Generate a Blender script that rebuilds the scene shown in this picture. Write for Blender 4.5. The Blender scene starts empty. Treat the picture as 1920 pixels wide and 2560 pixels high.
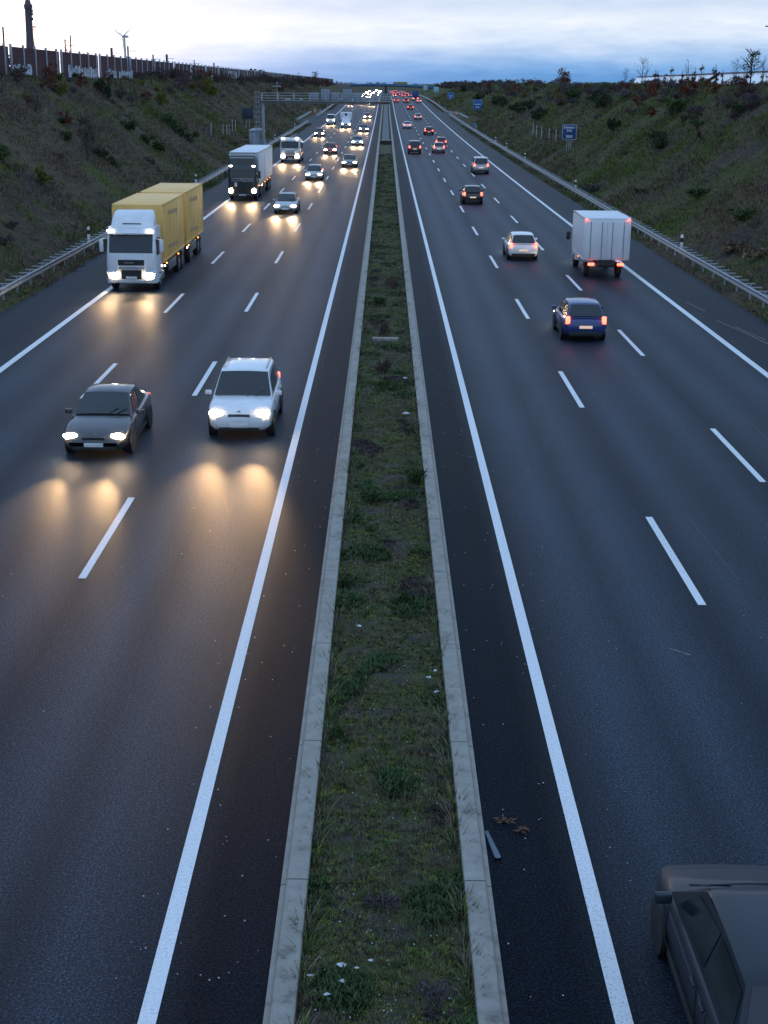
import bpy, bmesh, math, random
import numpy as np
from mathutils import Vector, Matrix, noise as mnoise
R = math.radians
rnd = random.Random(7)
rng = np.random.default_rng(11)
scene = bpy.context.scene
COL = scene.collection

# ------------------------------------------------------------------ helpers
def ease(a, b, x):
    t = min(1.0, max(0.0, (x - a) / (b - a)))
    return t * t * (3 - 2 * t)

def road(D):
    """height of the carriageway at distance D along the motorway"""
    if D < 57: return 0.0
    c = 1.41e-5
    if D < 500: return c * (D - 57) ** 2
    z5 = c * 443 ** 2; s = 2 * c * 443; e = .0005
    if D < 700:
        t = D - 500
        return z5 + s * t - (s - e) * t * t / 400
    return z5 + s * 200 - (s - e) * 100 + e * (min(D, 1500) - 700)

def toe(x, D):
    if x < 0: return 18.7 + 2.6 * ease(325, 350, D) * (1 - ease(425, 450, D))
    return 18.7 + 2.6 * ease(365, 385, D) * (1 - ease(430, 455, D))

def ground(x, D, rough=True):
    r = road(D); ax = abs(x)
    if ax < 16.8: return r - .12
    t0 = toe(x, D)
    s = min(1., max(0., (ax - t0) / (33.5 - t0)))
    z = r - .03 + (10.1 - r) * (s * s * (3 - 2 * s) * .35 + s * .65)
    if rough:
        k = ease(17.5, 20.5, ax) * (1 if ax < 60 else 0)
        z += k * (.34 * mnoise.noise(Vector((x * .16, D * .16, 1.3))) + .16 * mnoise.noise(Vector((x * .6, D * .6, 7.7))))
    return z

class MB:
    def __init__(s): s.v = []; s.f = []; s.m = []
    def add(s, vs, fs, mi=0):
        o = len(s.v); s.v.extend([tuple(p) for p in vs])
        for f in fs: s.f.append(tuple(i + o for i in f)); s.m.append(mi)
        return s
    def box(s, c, d, mi=0, b=0.0):
        hx, hy, hz = d[0] / 2, d[1] / 2, d[2] / 2
        if b <= 0:
            vs = [(c[0] + sx * hx, c[1] + sy * hy, c[2] + sz * hz) for sx in (-1, 1) for sy in (-1, 1) for sz in (-1, 1)]
            return s.add(vs, [(0, 1, 3, 2), (4, 6, 7, 5), (0, 4, 5, 1), (2, 3, 7, 6), (0, 2, 6, 4), (1, 5, 7, 3)], mi)
        bm = bmesh.new(); bmesh.ops.create_cube(bm, size=1)
        bmesh.ops.scale(bm, vec=d, verts=bm.verts)
        bmesh.ops.bevel(bm, geom=bm.edges[:], offset=b, segments=2, affect='EDGES', profile=.5)
        bmesh.ops.translate(bm, vec=c, verts=bm.verts); bm.verts.index_update()
        s.add([v.co.copy() for v in bm.verts], [[v.index for v in f.verts] for f in bm.faces], mi); bm.free()
        return s
    def rings(s, rs, mi=0, closed=True, cap=True):
        n = len(rs[0]); vs = [p for r in rs for p in r]; fs = []
        for i in range(len(rs) - 1):
            for j in range(n if closed else n - 1):
                k = (j + 1) % n
                fs.append((i * n + j, i * n + k, (i + 1) * n + k, (i + 1) * n + j))
        if cap and closed:
            fs.append(tuple(range(n - 1, -1, -1))); fs.append(tuple((len(rs) - 1) * n + j for j in range(n)))
        return s.add(vs, fs, mi)
    def tube(s, pts, rad, n=6, mi=0, cap=True):
        pts = [Vector(p) for p in pts]; rs = []
        if not isinstance(rad, (list, tuple)): rad = [rad] * len(pts)
        for i, p in enumerate(pts):
            d = (pts[min(i + 1, len(pts) - 1)] - pts[max(i - 1, 0)]).normalized()
            a = d.orthogonal().normalized() if abs(d.z) > .9 else d.cross(Vector((0, 0, 1))).normalized()
            b = d.cross(a)
            rs.append([p + (a * math.cos(2 * math.pi * k / n) + b * math.sin(2 * math.pi * k / n)) * rad[i] for k in range(n)])
        return s.rings(rs, mi, True, cap)
    def lathe(s, prof, c=(0, 0, 0), axis='z', n=16, mi=0):
        rs = []
        for r, h in prof:
            ring = []
            for k in range(n):
                a = 2 * math.pi * k / n; x, y = r * math.cos(a), r * math.sin(a)
                if axis == 'z': ring.append((c[0] + x, c[1] + y, c[2] + h))
                elif axis == 'x': ring.append((c[0] + h, c[1] + x, c[2] + y))
                else: ring.append((c[0] + x, c[1] + h, c[2] + y))
            rs.append(ring)
        return s.rings(rs, mi)
    def ell(s, c, r, n=10, m=6, mi=0):
        prof = []
        rs = []
        for i in range(m + 1):
            t = -math.pi / 2 + math.pi * i / m
            rr = max(.02, math.cos(t))
            rs.append([(c[0] + r[0] * rr * math.cos(2 * math.pi * k / n), c[1] + r[1] * rr * math.sin(2 * math.pi * k / n), c[2] + r[2] * math.sin(t)) for k in range(n)])
        return s.rings(rs, mi)
    def poly(s, pts, mi=0): return s.add(pts, [tuple(range(len(pts)))], mi)
    def mesh(s, name, mats, smooth=True, ang=38, fix=True):
        me = bpy.data.meshes.new(name)
        me.from_pydata(s.v, [], s.f); me.update()
        if not isinstance(mats, (list, tuple)): mats = [mats]
        for m in mats: me.materials.append(m)
        if len(mats) > 1:
            me.polygons.foreach_set('material_index', s.m)
        if fix:
            bm = bmesh.new(); bm.from_mesh(me); bmesh.ops.recalc_face_normals(bm, faces=bm.faces[:]); bm.to_mesh(me); bm.free()
        if smooth:
            me.polygons.foreach_set('use_smooth', [True] * len(me.polygons))
            me.set_sharp_from_angle(angle=R(ang))
        return me
    def build(s, name, mats, parent=None, **k):
        return link(name, s.mesh(name, mats, **k), parent)

def link(name, me, parent=None, loc=None, rot=None):
    o = bpy.data.objects.new(name, me); COL.objects.link(o)
    if parent: o.parent = parent
    if loc: o.location = loc
    if rot: o.rotation_euler = rot
    return o
def tag(o, label, cat, group=None):
    o['label'] = label; o['category'] = cat
    if group: o['group'] = group
    return o
def thing(name, label, cat, loc=(0, 0, 0), rz=0, group=None):
    o = bpy.data.objects.new(name, None); COL.objects.link(o)
    o.location = loc; o.rotation_euler = (0, 0, rz); o.empty_display_size = .2
    return tag(o, label, cat, group)
def structure(o): o['kind'] = 'structure'; return o
def stuff(o): o['kind'] = 'stuff'; return o

# ------------------------------------------------------------------ materials
def new_mat(name):
    m = bpy.data.materials.new(name); m.use_nodes = True
    nt = m.node_tree; return m, nt, nt.nodes['Principled BSDF']
def N(nt, t, **k):
    n = nt.nodes.new(t)
    for a, b in k.items():
        if a.startswith('i_'):
            n.inputs[a[2:].replace('_', ' ')].default_value = b
        else: setattr(n, a, b)
    return n
def ramp(nt, fac, stops, interp='LINEAR'):
    r = nt.nodes.new('ShaderNodeValToRGB'); e = r.color_ramp.elements; r.color_ramp.interpolation = interp
    while len(e) < len(stops): e.new(.5)
    for i, (p, c) in enumerate(stops):
        e[i].position = p; e[i].color = (*c, 1) if len(c) == 3 else c
    if fac is not None: nt.links.new(fac, r.inputs['Fac'])
    return r
def tex_noise(nt, vec, scale, detail=4, rough=.55):
    n = nt.nodes.new('ShaderNodeTexNoise'); n.inputs['Scale'].default_value = scale
    n.inputs['Detail'].default_value = detail; n.inputs['Roughness'].default_value = rough
    if vec is not None: nt.links.new(vec, n.inputs['Vector'])
    return n.outputs['Fac']
def math_(nt, op, a, b=None, c=None, clamp=False):
    n = nt.nodes.new('ShaderNodeMath'); n.operation = op; n.use_clamp = clamp
    for i, v in enumerate((a, b, c)):
        if v is None: continue
        if isinstance(v, (int, float)): n.inputs[i].default_value = v
        else: nt.links.new(v, n.inputs[i])
    return n.outputs[0]
def mix(nt, fac, a, b, mode='MIX'):
    n = nt.nodes.new('ShaderNodeMix'); n.data_type = 'RGBA'; n.blend_type = mode; n.clamp_factor = True
    for i, v in ((0, fac), (6, a), (7, b)):
        if isinstance(v, (int, float)): n.inputs[i].default_value = v
        elif isinstance(v, tuple): n.inputs[i].default_value = (*v, 1)
        else: nt.links.new(v, n.inputs[i])
    return n.outputs[2]
def objco(nt):
    return nt.nodes.new('ShaderNodeTexCoord').outputs['Object']
def mapping(nt, vec, scale):
    m = nt.nodes.new('ShaderNodeMapping'); m.inputs['Scale'].default_value = scale
    nt.links.new(vec, m.inputs['Vector']); return m.outputs[0]
def bump(nt, bsdf, h, strength, dist=.02):
    b = nt.nodes.new('ShaderNodeBump'); b.inputs['Strength'].default_value = strength; b.inputs['Distance'].default_value = dist
    nt.links.new(h, b.inputs['Height']); nt.links.new(b.outputs[0], bsdf.inputs['Normal'])

def pm(name, col, rough=.5, metal=0, var=.15, scale=3., bmp=0, coat=0, spec=.5):
    """plain surface with a little uneven wear"""
    m, nt, b = new_mat(name); co = objco(nt)
    f = tex_noise(nt, co, scale, 5)
    d = tuple(c * (1 - var) for c in col); l = tuple(min(1, c * (1 + var)) for c in col)
    r = ramp(nt, f, [(.3, d), (.7, l)]); nt.links.new(r.outputs[0], b.inputs['Base Color'])
    rr = math_(nt, 'MULTIPLY_ADD', f, .25, rough - .12); nt.links.new(rr, b.inputs['Roughness'])
    b.inputs['Metallic'].default_value = metal; b.inputs['Coat Weight'].default_value = coat
    b.inputs['Specular IOR Level'].default_value = spec
    if bmp: bump(nt, b, f, bmp)
    return m
def emis(name, col, s):
    m, nt, b = new_mat(name)
    b.inputs['Base Color'].default_value = (.6, .6, .6, 1)
    b.inputs['Emission Color'].default_value = (*col, 1); b.inputs['Emission Strength'].default_value = s
    return m
def paint(name, col, metal=.0, rough=.32):
    return pm(name, col, rough, metal, .1, 1.4, coat=.6)

M = {}
M['white_paint'] = paint('white_paint', (.72, .74, .76)); M['silver_paint'] = paint('silver_paint', (.42, .44, .46), .5)
M['grey_paint'] = paint('grey_paint', (.16, .17, .18), .4); M['dark_grey_paint'] = paint('dark_grey_paint', (.06, .065, .07), .4)
M['black_paint'] = paint('black_paint', (.012, .012, .014)); M['red_paint'] = paint('red_paint', (.33, .025, .022))
M['dark_red_paint'] = paint('dark_red_paint', (.14, .018, .02)); M['blue_paint'] = paint('blue_paint', (.018, .04, .16))
M['navy_paint'] = paint('navy_paint', (.02, .035, .075)); M['teal_black_paint'] = paint('teal_black_paint', (.012, .03, .042))
M['faded_grey_paint'] = pm('faded_grey_paint', (.014, .021, .031), .5, 0, .12, 1.4, coat=.15, spec=.35)
M['yellow_tarp'] = pm('yellow_tarp', (.82, .48, .13), .5, var=.1, scale=.8, bmp=.15)
M['white_tarp'] = pm('white_tarp', (.7, .72, .74), .5, var=.08, scale=.8, bmp=.1)
M['blue_tarp'] = pm('blue_tarp', (.02, .06, .2), .5, var=.15, scale=.8)
M['glass'] = pm('dark_glass', (.012, .018, .022), .16, var=.2, spec=.6)
M['tyre'] = pm('tyre_rubber', (.018, .018, .018), .85); M['rim'] = pm('rim_metal', (.3, .31, .32), .4, .8)
M['trim'] = pm('black_trim', (.018, .019, .02), .6); M['chassis'] = pm('chassis_steel', (.03, .03, .032), .7)
M['plate'] = pm('plate_white', (.7, .7, .68), .5); M['plate_lit'] = emis('plate_lit_yellow', (1, .62, .25), .55)  # lit plate emits its own glow, standing for plate-lamp light
M['head'] = emis('headlamp_light', (1.0, .70, .40), 170); M['head_soft'] = pm('unlit_lamp_glass', (.2, .22, .25), .2)
M['tail'] = emis('tail_light', (1, .042, .009), 12); M['amber'] = emis('amber_marker', (1, .3, .03), 6)
M['toplamp'] = emis('cab_roof_lamp', (1, .86, .72), 14)
M['steel'] = pm('galvanised_steel', (.34, .37, .40), .55, .4, .15, 2.5)
M['grey_paint_steel'] = pm('grey_gantry_steel', (.33, .36, .39), .5, .2, .12, 1.5)
M['panel_grey'] = pm('sign_back_grey', (.2, .24, .28), .5, .1, .1, 2)
M['red_barrier'] = pm('red_brown_barrier', (.046, .0062, .0125), .8, var=.25, scale=.5, bmp=.2)
M['grey_barrier'] = pm('grey_barrier', (.07, .068, .075), .8, var=.2, scale=.6)
M['pale_post'] = pm('pale_concrete_post', (.36, .39, .42), .7, var=.12)
M['blue_sign'] = pm('blue_sign_face', (.008, .055, .19), .45, var=.08); M['sky_sign'] = pm('light_blue_sign_face', (.008, .11, .36), .45, var=.08)
M['pale_sign'] = pm('pale_teal_sign_face', (.25, .5, .58), .45, var=.1)
M['sign_back'] = pm('dark_sign_back', (.018, .035, .055), .6)
M['white_letters'] = pm('white_letters', (.8, .8, .8), .5, var=.03)
M['orange'] = pm('orange_pillar', (.75, .16, .015), .45); M['wood'] = pm('pale_stake_wood', (.5, .5, .47), .8)
M['cabin'] = pm('cabin_grey', (.33, .36, .38), .6, var=.1); M['cabin_door'] = pm('cabin_door_blue_grey', (.42, .48, .58), .55)
M['hall'] = pm('hall_white_cladding', (.92, .93, .95), .35, var=.03, scale=.1); M['hall_edge'] = pm('hall_roof_edge', (.09, .03, .05), .6)
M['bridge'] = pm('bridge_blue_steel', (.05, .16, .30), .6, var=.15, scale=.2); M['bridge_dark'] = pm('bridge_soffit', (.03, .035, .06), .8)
M['abut'] = pm('abutment_concrete', (.17, .155, .15), .85, var=.2, scale=.3)
M['chimney'] = pm('chimney_concrete', (.09, .075, .085), .85, var=.2, scale=.3)
M['turbine'] = pm('turbine_white', (.45, .48, .52), .5); M['mast'] = pm('dark_mast_steel', (.06, .055, .06), .7)
M['bark'] = pm('bark', (.045, .034, .028), .9, var=.3, scale=8); M['twig'] = pm('grey_brown_twig', (.07, .055, .05), .9, var=.3, scale=5)
M['paper'] = pm('white_litter', (.55, .58, .6), .6); M['strip'] = pm('grey_plastic_strip', (.08, .12, .16), .4)
M['dry'] = pm('dry_brown_leaf', (.085, .034, .016), .8, var=.35, scale=20)

def leaf_mat(name, cols, scale=2.5):
    m, nt, b = new_mat(name); co = objco(nt)
    f = tex_noise(nt, co, scale, 6, .7)
    oi = nt.nodes.new('ShaderNodeObjectInfo')
    f2 = math_(nt, 'MULTIPLY_ADD', oi.outputs['Random'], .3, math_(nt, 'SUBTRACT', f, .15))
    r = ramp(nt, f2, [(.25, cols[0]), (.5, cols[1]), (.78, cols[2])])
    nt.links.new(r.outputs[0], b.inputs['Base Color'])
    b.inputs['Roughness'].default_value = .85; b.inputs['Specular IOR Level'].default_value = .2
    return m
M['leaf_green'] = leaf_mat('green_leaves', [(.016, .032, .010), (.038, .068, .019), (.070, .11, .034)])
M['leaf_dark'] = leaf_mat('dark_evergreen', [(.012, .021, .010), (.027, .043, .018), (.047, .068, .030)])
M['leaf_yg'] = leaf_mat('yellow_green_leaves', [(0.052, 0.0585, 0.0104), (0.1105, 0.1105, 0.0156), (0.169, 0.156, 0.026)])
M['leaf_rust'] = leaf_mat('rust_leaves', [(0.065, 0.0156, 0.013), (0.13, 0.0312, 0.0182), (0.208, 0.0585, 0.026)])
M['leaf_brown'] = leaf_mat('dull_brown_shrub', [(0.052, 0.034, 0.032), (0.09, 0.06, 0.054), (0.13, 0.09, 0.076)])
M['leaf_purple'] = leaf_mat('purple_grey_shrub', [(0.0538, 0.0442, 0.0518), (0.096, 0.0787, 0.0883), (0.144, 0.119, 0.1267)])
M['leaf_tan'] = leaf_mat('dry_tan_grass', [(0.084, 0.0588, 0.035), (0.182, 0.1288, 0.077), (0.28, 0.21, 0.126)])
M['leaf_black'] = leaf_mat('dark_silhouette_needles', [(.004, .008, .012), (.007, .015, .018), (.012, .024, .026)])

def verge_color(nt, co, gain=1.0, side_tint=True):
    sep = nt.nodes.new('ShaderNodeSeparateXYZ'); nt.links.new(co, sep.inputs[0])
    a = tex_noise(nt, co, .085, 5, .6); b_ = tex_noise(nt, mapping(nt, co, (1, 1, 1.7)), .32, 5, .65); c = tex_noise(nt, co, 2.6, 5, .7)
    g = lambda t: tuple(x * gain for x in t)
    brown = ramp(nt, c, [(.25, g((.020, .016, .012))), (.5, g((.054, .042, .027))), (.75, g((.105, .08, .048)))]).outputs[0]
    green = ramp(nt, c, [(.25, g((.014, .019, .006))), (.5, g((.036, .046, .011))), (.75, g((.068, .080, .018)))]).outputs[0]
    grey = ramp(nt, c, [(.25, g((.020, .016, .014))), (.5, g((.040, .032, .027))), (.75, g((.068, .054, .044)))]).outputs[0]
    sx = math_(nt, 'MULTIPLY_ADD', sep.outputs[0], .0011, -.006)           # the right bank is greener than the left
    k1 = math_(nt, 'ADD', math_(nt, 'ADD', math_(nt, 'MULTIPLY', a, .55), math_(nt, 'MULTIPLY', b_, .6)), sx)
    f1 = ramp(nt, k1, [(.52, (0, 0, 0)), (.66, (1, 1, 1))]).outputs[0]
    k2 = tex_noise(nt, mapping(nt, co, (1.3, .9, 1)), .14, 5, .6)
    f2 = ramp(nt, k2, [(.47, (0, 0, 0)), (.62, (1, 1, 1))]).outputs[0]
    return mix(nt, f1, mix(nt, f2, brown, grey), green), c
m, nt, b = new_mat('embankment_ground'); co = objco(nt)
cc, fine = verge_color(nt, co, 1.6)
nt.links.new(cc, b.inputs['Base Color']); b.inputs['Roughness'].default_value = .95; b.inputs['Specular IOR Level'].default_value = .1
bump(nt, b, fine, .9, .25); M['verge'] = m
m, nt, b = new_mat('verge_grass'); co = objco(nt)
cc, fine = verge_color(nt, co, 2.6)
nt.links.new(cc, b.inputs['Base Color']); b.inputs['Roughness'].default_value = .9; b.inputs['Specular IOR Level'].default_value = .15
M['grass'] = m

# asphalt: three lanes with wheel tracks, a darker strip along the median and a shoulder of another age
m, nt, b = new_mat('asphalt'); co = objco(nt)
sep = nt.nodes.new('ShaderNodeSeparateXYZ'); nt.links.new(co, sep.inputs[0]); X = sep.outputs[0]
ax = math_(nt, 'ABSOLUTE', X)
wig = tex_noise(nt, mapping(nt, co, (.9, .02, 1)), 1.0, 4)
ax2 = math_(nt, 'ADD', ax, math_(nt, 'MULTIPLY_ADD', wig, .5, -.25))
lane = ramp(nt, math_(nt, 'DIVIDE', ax2, 20.), [
    (0.0, (0.0043, 0.0090, 0.0171)), (.112, (0.0043, 0.0090, 0.0171)), (.135, (0.0086, 0.0160, 0.0281)), (.165, (0.0209, 0.0370, 0.0598)), (.19, (0.0266, 0.0460, 0.0732)), (.222, (0.0158, 0.0280, 0.0464)), (.255, (0.0274, 0.0470, 0.0744)),
    (.31, (0.0108, 0.0200, 0.0342)), (.355, (0.0245, 0.0420, 0.0683)), (.40, (0.0158, 0.0280, 0.0464)), (.445, (0.0245, 0.0420, 0.0683)), (.49, (0.0101, 0.0190, 0.0329)),
    (.54, (0.0230, 0.0410, 0.0659)), (.588, (0.0144, 0.0260, 0.0439)), (.635, (0.0230, 0.0410, 0.0659)), (.69, (0.0115, 0.0210, 0.0354)), (.74, (0.0072, 0.0140, 0.0244)), (.86, (0.0115, 0.0210, 0.0354))]).outputs[0]
gloss = ramp(nt, math_(nt, 'DIVIDE', ax2, 20.), [(.108, (.1,) * 3), (.15, (.30,) * 3), (.19, (.42,) * 3), (.222, (.33,) * 3), (.255, (.42,) * 3), (.31, (.26,) * 3), (.355, (.42,) * 3), (.40, (.32,) * 3), (.445, (.42,) * 3), (.49, (.26,) * 3), (.54, (.40,) * 3), (.588, (.30,) * 3), (.635, (.38,) * 3), (.69, (.22,) * 3), (.76, (.2,) * 3)]).outputs[0]
speck = tex_noise(nt, co, 30, 2, .7); speck2 = tex_noise(nt, co, 95, 2, .8)
spk = math_(nt, 'MULTIPLY_ADD', speck2, .5, math_(nt, 'MULTIPLY', speck, .5))
stain = tex_noise(nt, mapping(nt, co, (.5, .035, 1)), 1.2, 6, .6); patchy = tex_noise(nt, mapping(nt, co, (.5, .2, 1)), .5, 5, .6)
v = math_(nt, 'MULTIPLY', ramp(nt, spk, [(.36, (.05,) * 3), (.5, (.7,) * 3), (.58, (2.2,) * 3), (.66, (7.0,) * 3)]).outputs[0], ramp(nt, stain, [(.3, (.72,) * 3), (.7, (1.25,) * 3)]).outputs[0])
mott = tex_noise(nt, co, 9, 3, .7)
v = math_(nt, 'MULTIPLY', v, ramp(nt, mott, [(.3, (.72,) * 3), (.7, (1.3,) * 3)]).outputs[0])
v = math_(nt, 'MULTIPLY', v, ramp(nt, patchy, [(.3, (.50,) * 3), (.7, (.80,) * 3)]).outputs[0])
nt.links.new(mix(nt, 1.0, lane, v, 'MULTIPLY'), b.inputs['Base Color'])
rr = math_(nt, 'MULTIPLY_ADD', spk, .32, .36)
nt.links.new(math_(nt, 'MULTIPLY_ADD', stain, .1, rr), b.inputs['Roughness'])
nt.links.new(math_(nt, 'MULTIPLY', gloss, ramp(nt, spk, [(.35, (.16,) * 3), (.62, (.72,) * 3)]).outputs[0]), b.inputs['Specular IOR Level'])
bump(nt, b, spk, .5, .012); M['asphalt'] = m

m, nt, b = new_mat('road_marking_paint'); co = objco(nt)
f = tex_noise(nt, co, 30, 4, .8); f2 = tex_noise(nt, mapping(nt, co, (1, .1, 1)), 1.1, 5)
r = ramp(nt, math_(nt, 'MULTIPLY_ADD', f2, .25, f), [(.43, (.16, .165, .17)), (.53, (.62, .64, .66)), (.8, (.8, .81, .82))])
nt.links.new(r.outputs[0], b.inputs['Base Color']); b.inputs['Roughness'].default_value = .6; M['marking'] = m

m, nt, b = new_mat('kerb_concrete'); co = objco(nt)
f = tex_noise(nt, co, 3.5, 6, .65); f3 = tex_noise(nt, mapping(nt, co, (1, .15, 1)), .8, 4)
sep = nt.nodes.new('ShaderNodeSeparateXYZ'); nt.links.new(co, sep.inputs[0])
jt = math_(nt, 'LESS_THAN', math_(nt, 'FRACT', math_(nt, 'DIVIDE', sep.outputs[1], 4.0)), .006)
base = ramp(nt, math_(nt, 'MULTIPLY_ADD', f3, .4, math_(nt, 'SUBTRACT', f, .2)), [(.25, (.12, .11, .095)), (.42, (.25, .235, .205)), (.62, (.30, .282, .25)), (.85, (.375, .355, .32))]).outputs[0]
nt.links.new(mix(nt, jt, base, (.05, .05, .05)), b.inputs['Base Color']); b.inputs['Roughness'].default_value = .85
bump(nt, b, f, .3, .02); M['kerb'] = m

m, nt, b = new_mat('median_soil'); co = objco(nt)
f = tex_noise(nt, co, 1.1, 6, .65); g = tex_noise(nt, co, 14, 5, .75); h = tex_noise(nt, co, 60, 3, .8)
soil = ramp(nt, g, [(.3, (.018, .015, .013)), (.55, (.065, .053, .042)), (.8, (.14, .115, .095))]).outputs[0]
moss = ramp(nt, g, [(.3, (.014, .02, .005)), (.55, (.06, .07, .012)), (.8, (.13, .135, .024))]).outputs[0]
k = mix(nt, ramp(nt, f, [(.42, (0, 0, 0)), (.56, (1, 1, 1))]).outputs[0], soil, moss)
peb = ramp(nt, h, [(.73, (0, 0, 0)), (.78, (1, 1, 1))]).outputs[0]
nt.links.new(mix(nt, math_(nt, 'MULTIPLY', peb, .5), k, (.3, .29, .29)), b.inputs['Base Color']); b.inputs['Roughness'].default_value = .95
bump(nt, b, g, .8, .08); M['soil'] = m
def median_leaf(name, cols):
    m, nt, b = new_mat(name); co = objco(nt)
    f = tex_noise(nt, co, 9, 5, .75)
    nt.links.new(ramp(nt, f, [(.3, cols[0]), (.5, cols[1]), (.72, cols[2])]).outputs[0], b.inputs['Base Color'])
    b.inputs['Roughness'].default_value = .75; b.inputs['Specular IOR Level'].default_value = .25
    return m
M['ml0'] = median_leaf('moss_tufts', [(.038, .055, .012), (.125, .155, .03), (.24, .27, .055)])
M['ml1'] = median_leaf('dark_herbs', [(.024, .044, .016), (.058, .098, .034), (.115, .17, .06)])
M['ml2'] = median_leaf('dead_stalks', [(.05, .038, .028), (.14, .11, .078), (.28, .23, .18)])
M['ml3'] = median_leaf('purple_herbs', [(.028, .019, .02), (.06, .042, .04), (.09, .068, .06)])

# ------------------------------------------------------------------ world, sun, camera
w = bpy.data.worlds.new('World'); scene.world = w; w.use_nodes = True
nt = w.node_tree; nt.nodes.clear()
SUN_AZ, SUN_EL = -13.5, 2.2
out = nt.nodes.new('ShaderNodeOutputWorld')
sky = nt.nodes.new('ShaderNodeTexSky'); sky.sky_type = 'NISHITA'; sky.sun_disc = False
sky.sun_elevation = R(SUN_EL); sky.sun_rotation = R(SUN_AZ); sky.air_density = 1.4; sky.dust_density = 1.5; sky.ozone_density = 3
bg1 = nt.nodes.new('ShaderNodeBackground'); bg1.inputs['Strength'].default_value = .11; nt.links.new(sky.outputs[0], bg1.inputs[0])
d = nt.nodes.new('ShaderNodeTexCoord').outputs['Generated']
sp = nt.nodes.new('ShaderNodeSeparateXYZ'); nt.links.new(d, sp.inputs[0])
n1 = tex_noise(nt, mapping(nt, d, (4.0, 1.5, 20)), 2.0, 7, .58)
n2 = tex_noise(nt, mapping(nt, d, (9.0, 2., 48)), 3.2, 7, .6)
el = math_(nt, 'ADD', sp.outputs[2], math_(nt, 'MULTIPLY_ADD', n1, .016, -.008))
el = math_(nt, 'ADD', el, math_(nt, 'MULTIPLY_ADD', n2, .006, -.003))
el = math_(nt, 'ADD', el, math_(nt, 'MULTIPLY', sp.outputs[0], -.018))
zz = math_(nt, 'POWER', math_(nt, 'MAXIMUM', el, .00001), .5)
base = ramp(nt, zz, [(.0, (.12, .31, .62)), (.07, (.12, .32, .66)), (.105, (.20, .41, .74)), (.135, (.36, .54, .82)), (.165, (.62, .74, .90)), (.20, (.74, .82, .93)),
                     (.225, (.57, .69, .86)), (.26, (.66, .76, .88)), (.40, (.54, .74, 1.0)), (.6, (.40, .62, 1.0)), (.8, (.42, .64, 1.0)), (1, (.44, .66, 1.02))]).outputs[0]
puff = ramp(nt, n2, [(.30, (.90, .93, .96)), (.5, (.99, 1, 1)), (.70, (1.10, 1.07, 1.04))]).outputs[0]
cl = mix(nt, 1.0, base, puff, 'MULTIPLY')
sd = nt.nodes.new('ShaderNodeVectorMath'); sd.operation = 'DOT_PRODUCT'; nt.links.new(d, sd.inputs[0])
sd.inputs[1].default_value = (math.sin(R(SUN_AZ)) * math.cos(R(1.6)), math.cos(R(SUN_AZ)) * math.cos(R(1.6)), math.sin(R(1.6)))
dot = math_(nt, 'MAXIMUM', sd.outputs['Value'], 0.)
wide = math_(nt, 'MULTIPLY', math_(nt, 'POWER', dot, 80.), .44)
narrow = math_(nt, 'MULTIPLY', math_(nt, 'POWER', dot, 700.), 1.0)
cl = mix(nt, 1.0, cl, mix(nt, wide, (0, 0, 0), (1.0, .74, .66)), 'ADD')
cl = mix(nt, 1.0, cl, mix(nt, narrow, (0, 0, 0), (1.0, .55, .26)), 'ADD')
bg2 = nt.nodes.new('ShaderNodeBackground'); bg2.inputs['Strength'].default_value = 1.15; nt.links.new(cl, bg2.inputs[0])
ms = nt.nodes.new('ShaderNodeMixShader'); ms.inputs[0].default_value = .94
nt.links.new(bg1.outputs[0], ms.inputs[1]); nt.links.new(bg2.outputs[0], ms.inputs[2]); nt.links.new(ms.outputs[0], out.inputs[0])

sl = bpy.data.lights.new('sun', 'SUN'); sl.energy = .03; sl.angle = R(12); sl.color = (1, .86, .76)
so = bpy.data.objects.new('sun', sl); COL.objects.link(so)
sv = Vector((math.sin(R(SUN_AZ)) * math.cos(R(SUN_EL)), math.cos(R(SUN_AZ)) * math.cos(R(SUN_EL)), math.sin(R(SUN_EL))))
so.rotation_euler = sv.to_track_quat('Z', 'Y').to_euler(); so.location = sv * 300

cd = bpy.data.cameras.new('camera'); cam = bpy.data.objects.new('camera', cd); COL.objects.link(cam)
cd.sensor_fit = 'VERTICAL'; cd.sensor_height = 36; cd.lens = 50; cd.clip_start = .5; cd.clip_end = 12000
mw = Matrix.Rotation(-.0018845, 4, 'Z') @ Matrix.Rotation(math.pi / 2 - .2920589, 4, 'X') @ Matrix.Rotation(.0103256, 4, 'Z')
mw.translation = (-.10648, 0, 9.83382); cam.matrix_world = mw
scene.camera = cam
vs = scene.view_settings; vs.view_transform = 'Standard'; vs.look = 'None'; vs.exposure = 0; vs.gamma = 1; vs.use_curve_mapping = False
scene.cycles.max_bounces = 6; scene.cycles.sample_clamp_indirect = 6

# ------------------------------------------------------------------ ground, road, kerbs, markings
def dstations(a, b, base=1.0, k=.012):
    r = [a]
    while r[-1] < b: r.append(r[-1] + max(base, k * abs(r[-1])))
    return r
Ds = dstations(-40, 1500, 1.0, .009) + [1800, 2400, 3200, 4500, 7000]
xs = sorted(set([-7000, -3000, -1200, -500, -200, -100, -64, -50, -44, -40, -37, -35] + [-34 + .75 * i for i in range(23)] + [-16.75, -8, 0, 8, 16.75] + [17.5 + .75 * i for i in range(23)] + [35, 37, 40, 44, 50, 64, 100, 200, 500, 1200, 3000, 7000]))
mb = MB(); nx = len(xs)
vs_ = []
for D in Ds:
    for x in xs:
        z = ground(x, D)
        vs_.append((x, D, z))
mb.add(vs_, [(j * nx + i, j * nx + i + 1, (j + 1) * nx + i + 1, (j + 1) * nx + i) for j in range(len(Ds) - 1) for i in range(nx - 1)])
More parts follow.
